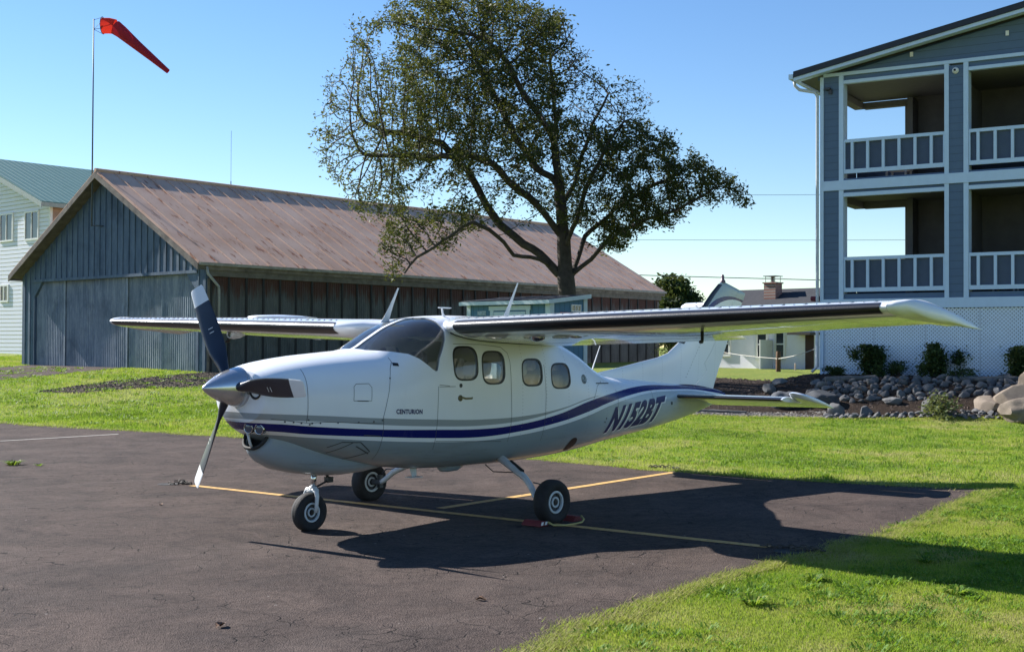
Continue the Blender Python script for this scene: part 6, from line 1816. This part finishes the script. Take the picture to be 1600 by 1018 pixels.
# ------------------------------------------------------------------ landing gear
def wheel(parent, cx_, cy_, r_, w_, nm='wheel'):
    k = w_ / 2
    mb = MB(); mb.lathe((cx_, cy_, r_), (0, 1, 0), [(-k * .62, r_ * .50), (-k * .80, r_ * .58), (-k, r_ * .78), (-k * .86, r_ * .93), (-k * .5, r_ * .992), (0, r_), (k * .5, r_ * .992), (k * .86, r_ * .93), (k, r_ * .78), (k * .80, r_ * .58), (k * .62, r_ * .50)], 44)
    for q in (-.25, .25): mb.lathe((cx_, cy_ + q * k, r_), (0, 1, 0), [(-.004, r_ * .999), (0, r_ * 1.003), (.004, r_ * .999)], 44)
    ty = mb.build('tyre', TYRE, parent, smooth=True, sharp=60)
    mb = MB()
    for s_ in (-1, 1):
        mb.lathe((cx_, cy_, r_), (0, s_, 0), [(k * .60, r_ * .52), (k * .74, r_ * .50), (k * .74, r_ * .42), (k * .5, r_ * .40)], 36)
        mb.lathe((cx_, cy_, r_), (0, s_, 0), [(k * .5, r_ * .25), (k * .64, r_ * .24), (k * .64, r_ * .17), (k * .5, r_ * .16)], 30)
    rm = mb.build('rim', simple('pale_wheel_paint', (.50, .56, .60), .35, var=.1), parent, smooth=True, sharp=35)
    mb = MB()
    for s_ in (-1, 1): mb.lathe((cx_, cy_, r_), (0, s_, 0), [(k * .5, r_ * .42), (k * .38, r_ * .36), (k * .38, r_ * .26), (k * .52, r_ * .2), (k * .45, 0)], 30)
    mb.build('wheel_hub', simple('dark_wheel_hub', (.06, .065, .07), .5, .4), rm, smooth=True, sharp=35)
    for s_ in (-1, 1):
        for j in range(6):
            mb = MB(); a = 2 * math.pi * j / 6; mb.lathe((cx_ + math.cos(a) * r_ * .33, cy_ + s_ * k * .40, r_ + math.sin(a) * r_ * .33), (0, s_, 0), [(0, r_ * .045), (.004, r_ * .045), (.004, 0)], 10); mb.build('hub_bolt', BLK, rm)
        mb = MB(); mb.lathe((cx_, cy_ + s_ * k * .655, r_), (0, s_, 0), [(0, r_ * .13), (.004, r_ * .12), (.006, 0)], 16); mb.build('hub_cap', BLK, rm)
    return ty
ng = thing('nose_gear', None, None, (1.17, 0, 0)); ng.parent = AC; ng.location = Vector((1.17, 0, 0)) - AC.location
wheel(ng, 1.17, 0, .178, .125)
mb = MB(); mb.tube([(1.215, 0, .40), (1.225, 0, .56)], .026, 14); mb.build('oleo_strut', CHR, ng, smooth=True)
mb = MB(); mb.tube([(1.213, 0, .37), (1.215, 0, .41)], .037, 14)
for s_ in (-1, 1): mb.tube([(1.20, s_ * .02, .385), (1.195, s_ * .07, .368), (1.19, s_ * .088, .33), (1.185, s_ * .088, .26), (1.175, s_ * .086, .18)], [.024, .024, .021, .019, .017], 10, flat=.75)
mb.tube([(1.20, -.07, .375), (1.20, .07, .375)], .026, 12); mb.build('fork', GEARW, ng, smooth=True)
mb = MB(); mb.tube([(1.245, 0, .40), (1.40, 0, .455)], .010, 8); mb.tube([(1.40, 0, .455), (1.36, 0, .54)], .014, 8); mb.box((1.37, -.03, .435), (1.43, .03, .485)); mb.build('torque_link', BLK, ng)
for side in (-1, 1):
    mg = thing('main_gear', None, None, (3.08, side * 1.31, 0)); mg.parent = AC; mg.location = Vector((3.08, side * 1.31, 0)) - AC.location
    wheel(mg, 3.08, side * 1.31, .215, .155)
    mb = MB(); mb.tube([(3.42, side * .22, .60), (3.36, side * .42, .545), (3.27, side * .66, .470), (3.20, side * .86, .405), (3.14, side * .99, .335), (3.10, side * 1.08, .25), (3.09, side * 1.14, .215)], [.042, .04, .036, .033, .031, .029, .028], 12)
    mb.build('gear_leg', GEARW, mg, smooth=True)
    mb = MB(); mb.tube([(3.33, side * .56, .535), (3.235, side * .80, .462)], .020, 8); mb.build('step_pad', BLK, mg)
    mb = MB(); mb.tube([(3.09, side * 1.12, .215), (3.09, side * 1.26, .215)], .03, 12); mb.box((3.13, side * 1.19, .15), (3.18, side * 1.235, .29)); mb.tube([(3.16, side * 1.19, .31), (3.16, side * 1.12, .36), (3.17, side * 1.0, .37)], .007, 6)
    mb.build('brake', simple('grey_brake', (.10, .11, .12), .5, .4), mg)
# belly details
mb = MB(); mb.tube([(3.22, -.30, .50), (3.28, -.36, .425), (3.33, -.60, .43)], .006, 6); mb.build('cable_loop', BLK, fus)
mb = MB(); mb.loft([[(x, -.12 + .05 * w * math.cos(a), .49 - .05 * w * max(0, -math.sin(a)) + .02 * max(0, math.sin(a))) for a in [2 * math.pi * k / 16 for k in range(16)]] for x, w in ((2.72, .3), (2.76, .9), (2.86, 1.1), (2.98, 1), (3.06, .4))]); mb.build('belly_fairing', PA, fus, smooth=True)
mb = MB(); mb.add([(2.34, -.10, .52), (2.44, -.10, .52), (2.44, -.10, .43), (2.38, -.10, .42), (2.34, -.095, .52), (2.44, -.095, .52), (2.44, -.095, .43), (2.38, -.095, .42)], [(0, 1, 2, 3), (7, 6, 5, 4), (0, 3, 7, 4), (1, 5, 6, 2), (3, 2, 6, 7)]); mb.box((2.33, -.15, .414), (2.48, -.05, .42)); mb.build('belly_antenna', GEARW, fus)
# roof antennas
def blade_ant(b, t, c0, c1, nm='blade_antenna'):
    b, t = Vector(b), Vector(t); mb = MB(); mb.loft([foil(p + Vector((-c / 2, 0, 0)), p + Vector((c / 2, 0, 0)), .16, (0, 1, 0), 0, 0, 1, 8) for p, c in ((b, c0), (b.lerp(t, .12), c0 * .72), (b.lerp(t, .45), (c0 + c1) * .36), (t, c1))])
    return mb.build(nm, GEARW, fus, smooth=True, sharp=50, fixn=True)
blade_ant((2.26, .18, 1.94), (2.44, .18, 2.29), .12, .022)
blade_ant((3.36, -.42, 1.95), (3.58, -.42, 2.37), .11, .02)
mb = MB(); mb.tube([(2.70, -.22, 1.98), (2.675, -.22, 2.03), (2.66, -.22, 2.09)], [.03, .014, .012], 8, flat=.5); mb.box((2.62, -.235, 2.085), (2.78, -.205, 2.097)); mb.build('top_antenna', GEARW, fus)
mb = MB(); mb.tube([(5.32, -.02, 1.38), (5.50, -.02, 1.72)], [.009, .005], 6); mb.build('whip_antenna', GEARW, fus)

# ------------------------------------------------------------------ cabin interior
for i, (x, y) in enumerate(((2.72, -.26), (2.72, .26), (3.45, -.26), (3.45, .26), (4.1, -.17), (4.1, .17))):
    s_ = thing('cabin_seat', None, None, (x, y, .6)); s_.parent = AC; s_.location = Vector((x, y, .6)) - AC.location
    W2 = .22 if x < 4 else .15; zb = .78 if x < 4 else .82
    mb = MB(); mb.box((x - .24, y - W2, zb), (x + .2, y + W2, zb + .13)); o = mb.build('seat', LEATH, s_); bevel(o, .04, 3)
    mb = MB(); mb.obox((x + .17, y - W2, zb + .08), (.12, 0, 0), (0, 2 * W2, 0), (.10, 0, .50)); o = mb.build('backrest', LEATH, s_); bevel(o, .04, 3)
    mb = MB(); mb.obox((x + .275, y - .10, zb + .62), (.09, 0, 0), (0, .20, 0), (.03, 0, .15)); o = mb.build('headrest', LEATH, s_); bevel(o, .035, 3)
mb = MB(); mb.box((1.98, -.50, 1.10), (2.02, .50, 1.52)); mb.add([(1.78, -.46, 1.56), (2.06, -.50, 1.53), (2.06, .50, 1.53), (1.78, .46, 1.56), (1.78, -.46, 1.50), (2.06, -.50, 1.50), (2.06, .50, 1.50), (1.78, .46, 1.50)], [(3, 2, 1, 0), (4, 5, 6, 7), (0, 1, 5, 4), (1, 2, 6, 5), (2, 3, 7, 6), (3, 0, 4, 7)])
ip = mb.build('instrument_panel', BLK, fus)
mb = MB()
for i in range(3):
    for j in range(3): mb.lathe((2.022, -.38 + .13 * i, 1.20 + .11 * j), (1, 0, 0), [(0, .045), (.006, .045), (.004, .038), (.004, 0)], 18)
mb.build('gauges', simple('gauge_rim', (.12, .12, .12), .3), ip)
for y in (-.27, .27):
    mb = MB(); mb.tube([(2.02, y, 1.24), (2.24, y, 1.27)], .012, 8); mb.tube([(2.24, y - .13, 1.37), (2.245, y - .14, 1.30), (2.25, y - .06, 1.255), (2.25, y + .06, 1.255), (2.245, y + .14, 1.30), (2.24, y + .13, 1.37)], .014, 8); mb.build('control_yoke', BLK, ip)
    mb = MB(); mb.box((2.0, y - .13, 1.80), (2.03, y + .13, 1.88)); 
mb = MB(); mb.tube([(1.80, .0, 1.62), (1.83, .0, 1.60), (1.92, .0, 1.60), (1.95, .0, 1.57)], [.015, .045, .045, .02], 12)
for k in range(6):
    q = random.Random(k); x = 1.88 + .05 * k; y = -.42 + .06 * k; mb.tube([(x, y, 1.555), (x + .03, y + .03, 1.60 - .01 * k), (x + .08, y - .02, 1.565), (x + .05, y - .07, 1.61 - .01 * k)], .016, 7)
mb.build('headset_clutter', simple('dark_cables', (.03, .03, .035), .35), ip, smooth=True)

# ------------------------------------------------------------------ wheel chocks with a rope
CHK = simple('red_chock_paint', (.13, .012, .016), .6, var=.25); YR = simple('yellow_rope', (.42, .36, .14), .9)
wc = thing('wheel_chocks', 'pair of red wheel chocks joined by a rope at the near main wheel', 'chocks', (3.08, -1.31, 0))
for x0, sgn in ((2.84, 1), (3.32, -1)):
    mb = MB(); z0 = .013; P = [(0, z0), (.14, z0), (.13, .025), (.09, .065), (.04, .065), (0, .025)]
    V = [(x0 + sgn * a, -1.43, z) for a, z in P] + [(x0 + sgn * a, -1.20, z) for a, z in P]; n = 6
    V = [(x if True else 0, y, z) for x, y, z in V]
    V = [(x0 + (x - x0) - sgn * .08, y, z) for x, y, z in V]
    mb.add(V, [tuple(range(n)), tuple(range(n, 2 * n))[::-1]] + [(i, i + n, (i + 1) % n + n, (i + 1) % n) for i in range(n)]); c = mb.build('chock', CHK, wc, fixn=True); bevel(c, .006, 2)
mb = MB(); mb.tube([(2.84, -1.465, .06), (2.87, -1.51, .03), (2.98, -1.56, .024), (3.12, -1.57, .024), (3.26, -1.54, .024), (3.34, -1.50, .04), (3.34, -1.465, .07)], .009, 6); mb.build('rope', YR, wc, smooth=True)
mb = MB(); mb.obox((2.78, -1.4325, .028), (.03, 0, 0), (0, .002, 0), (.01, 0, .03)); mb.obox((2.83, -1.4325, .028), (.03, 0, 0), (0, .002, 0), (.015, 0, .03)); mb.build('chock_mark', WTRIM, wc)
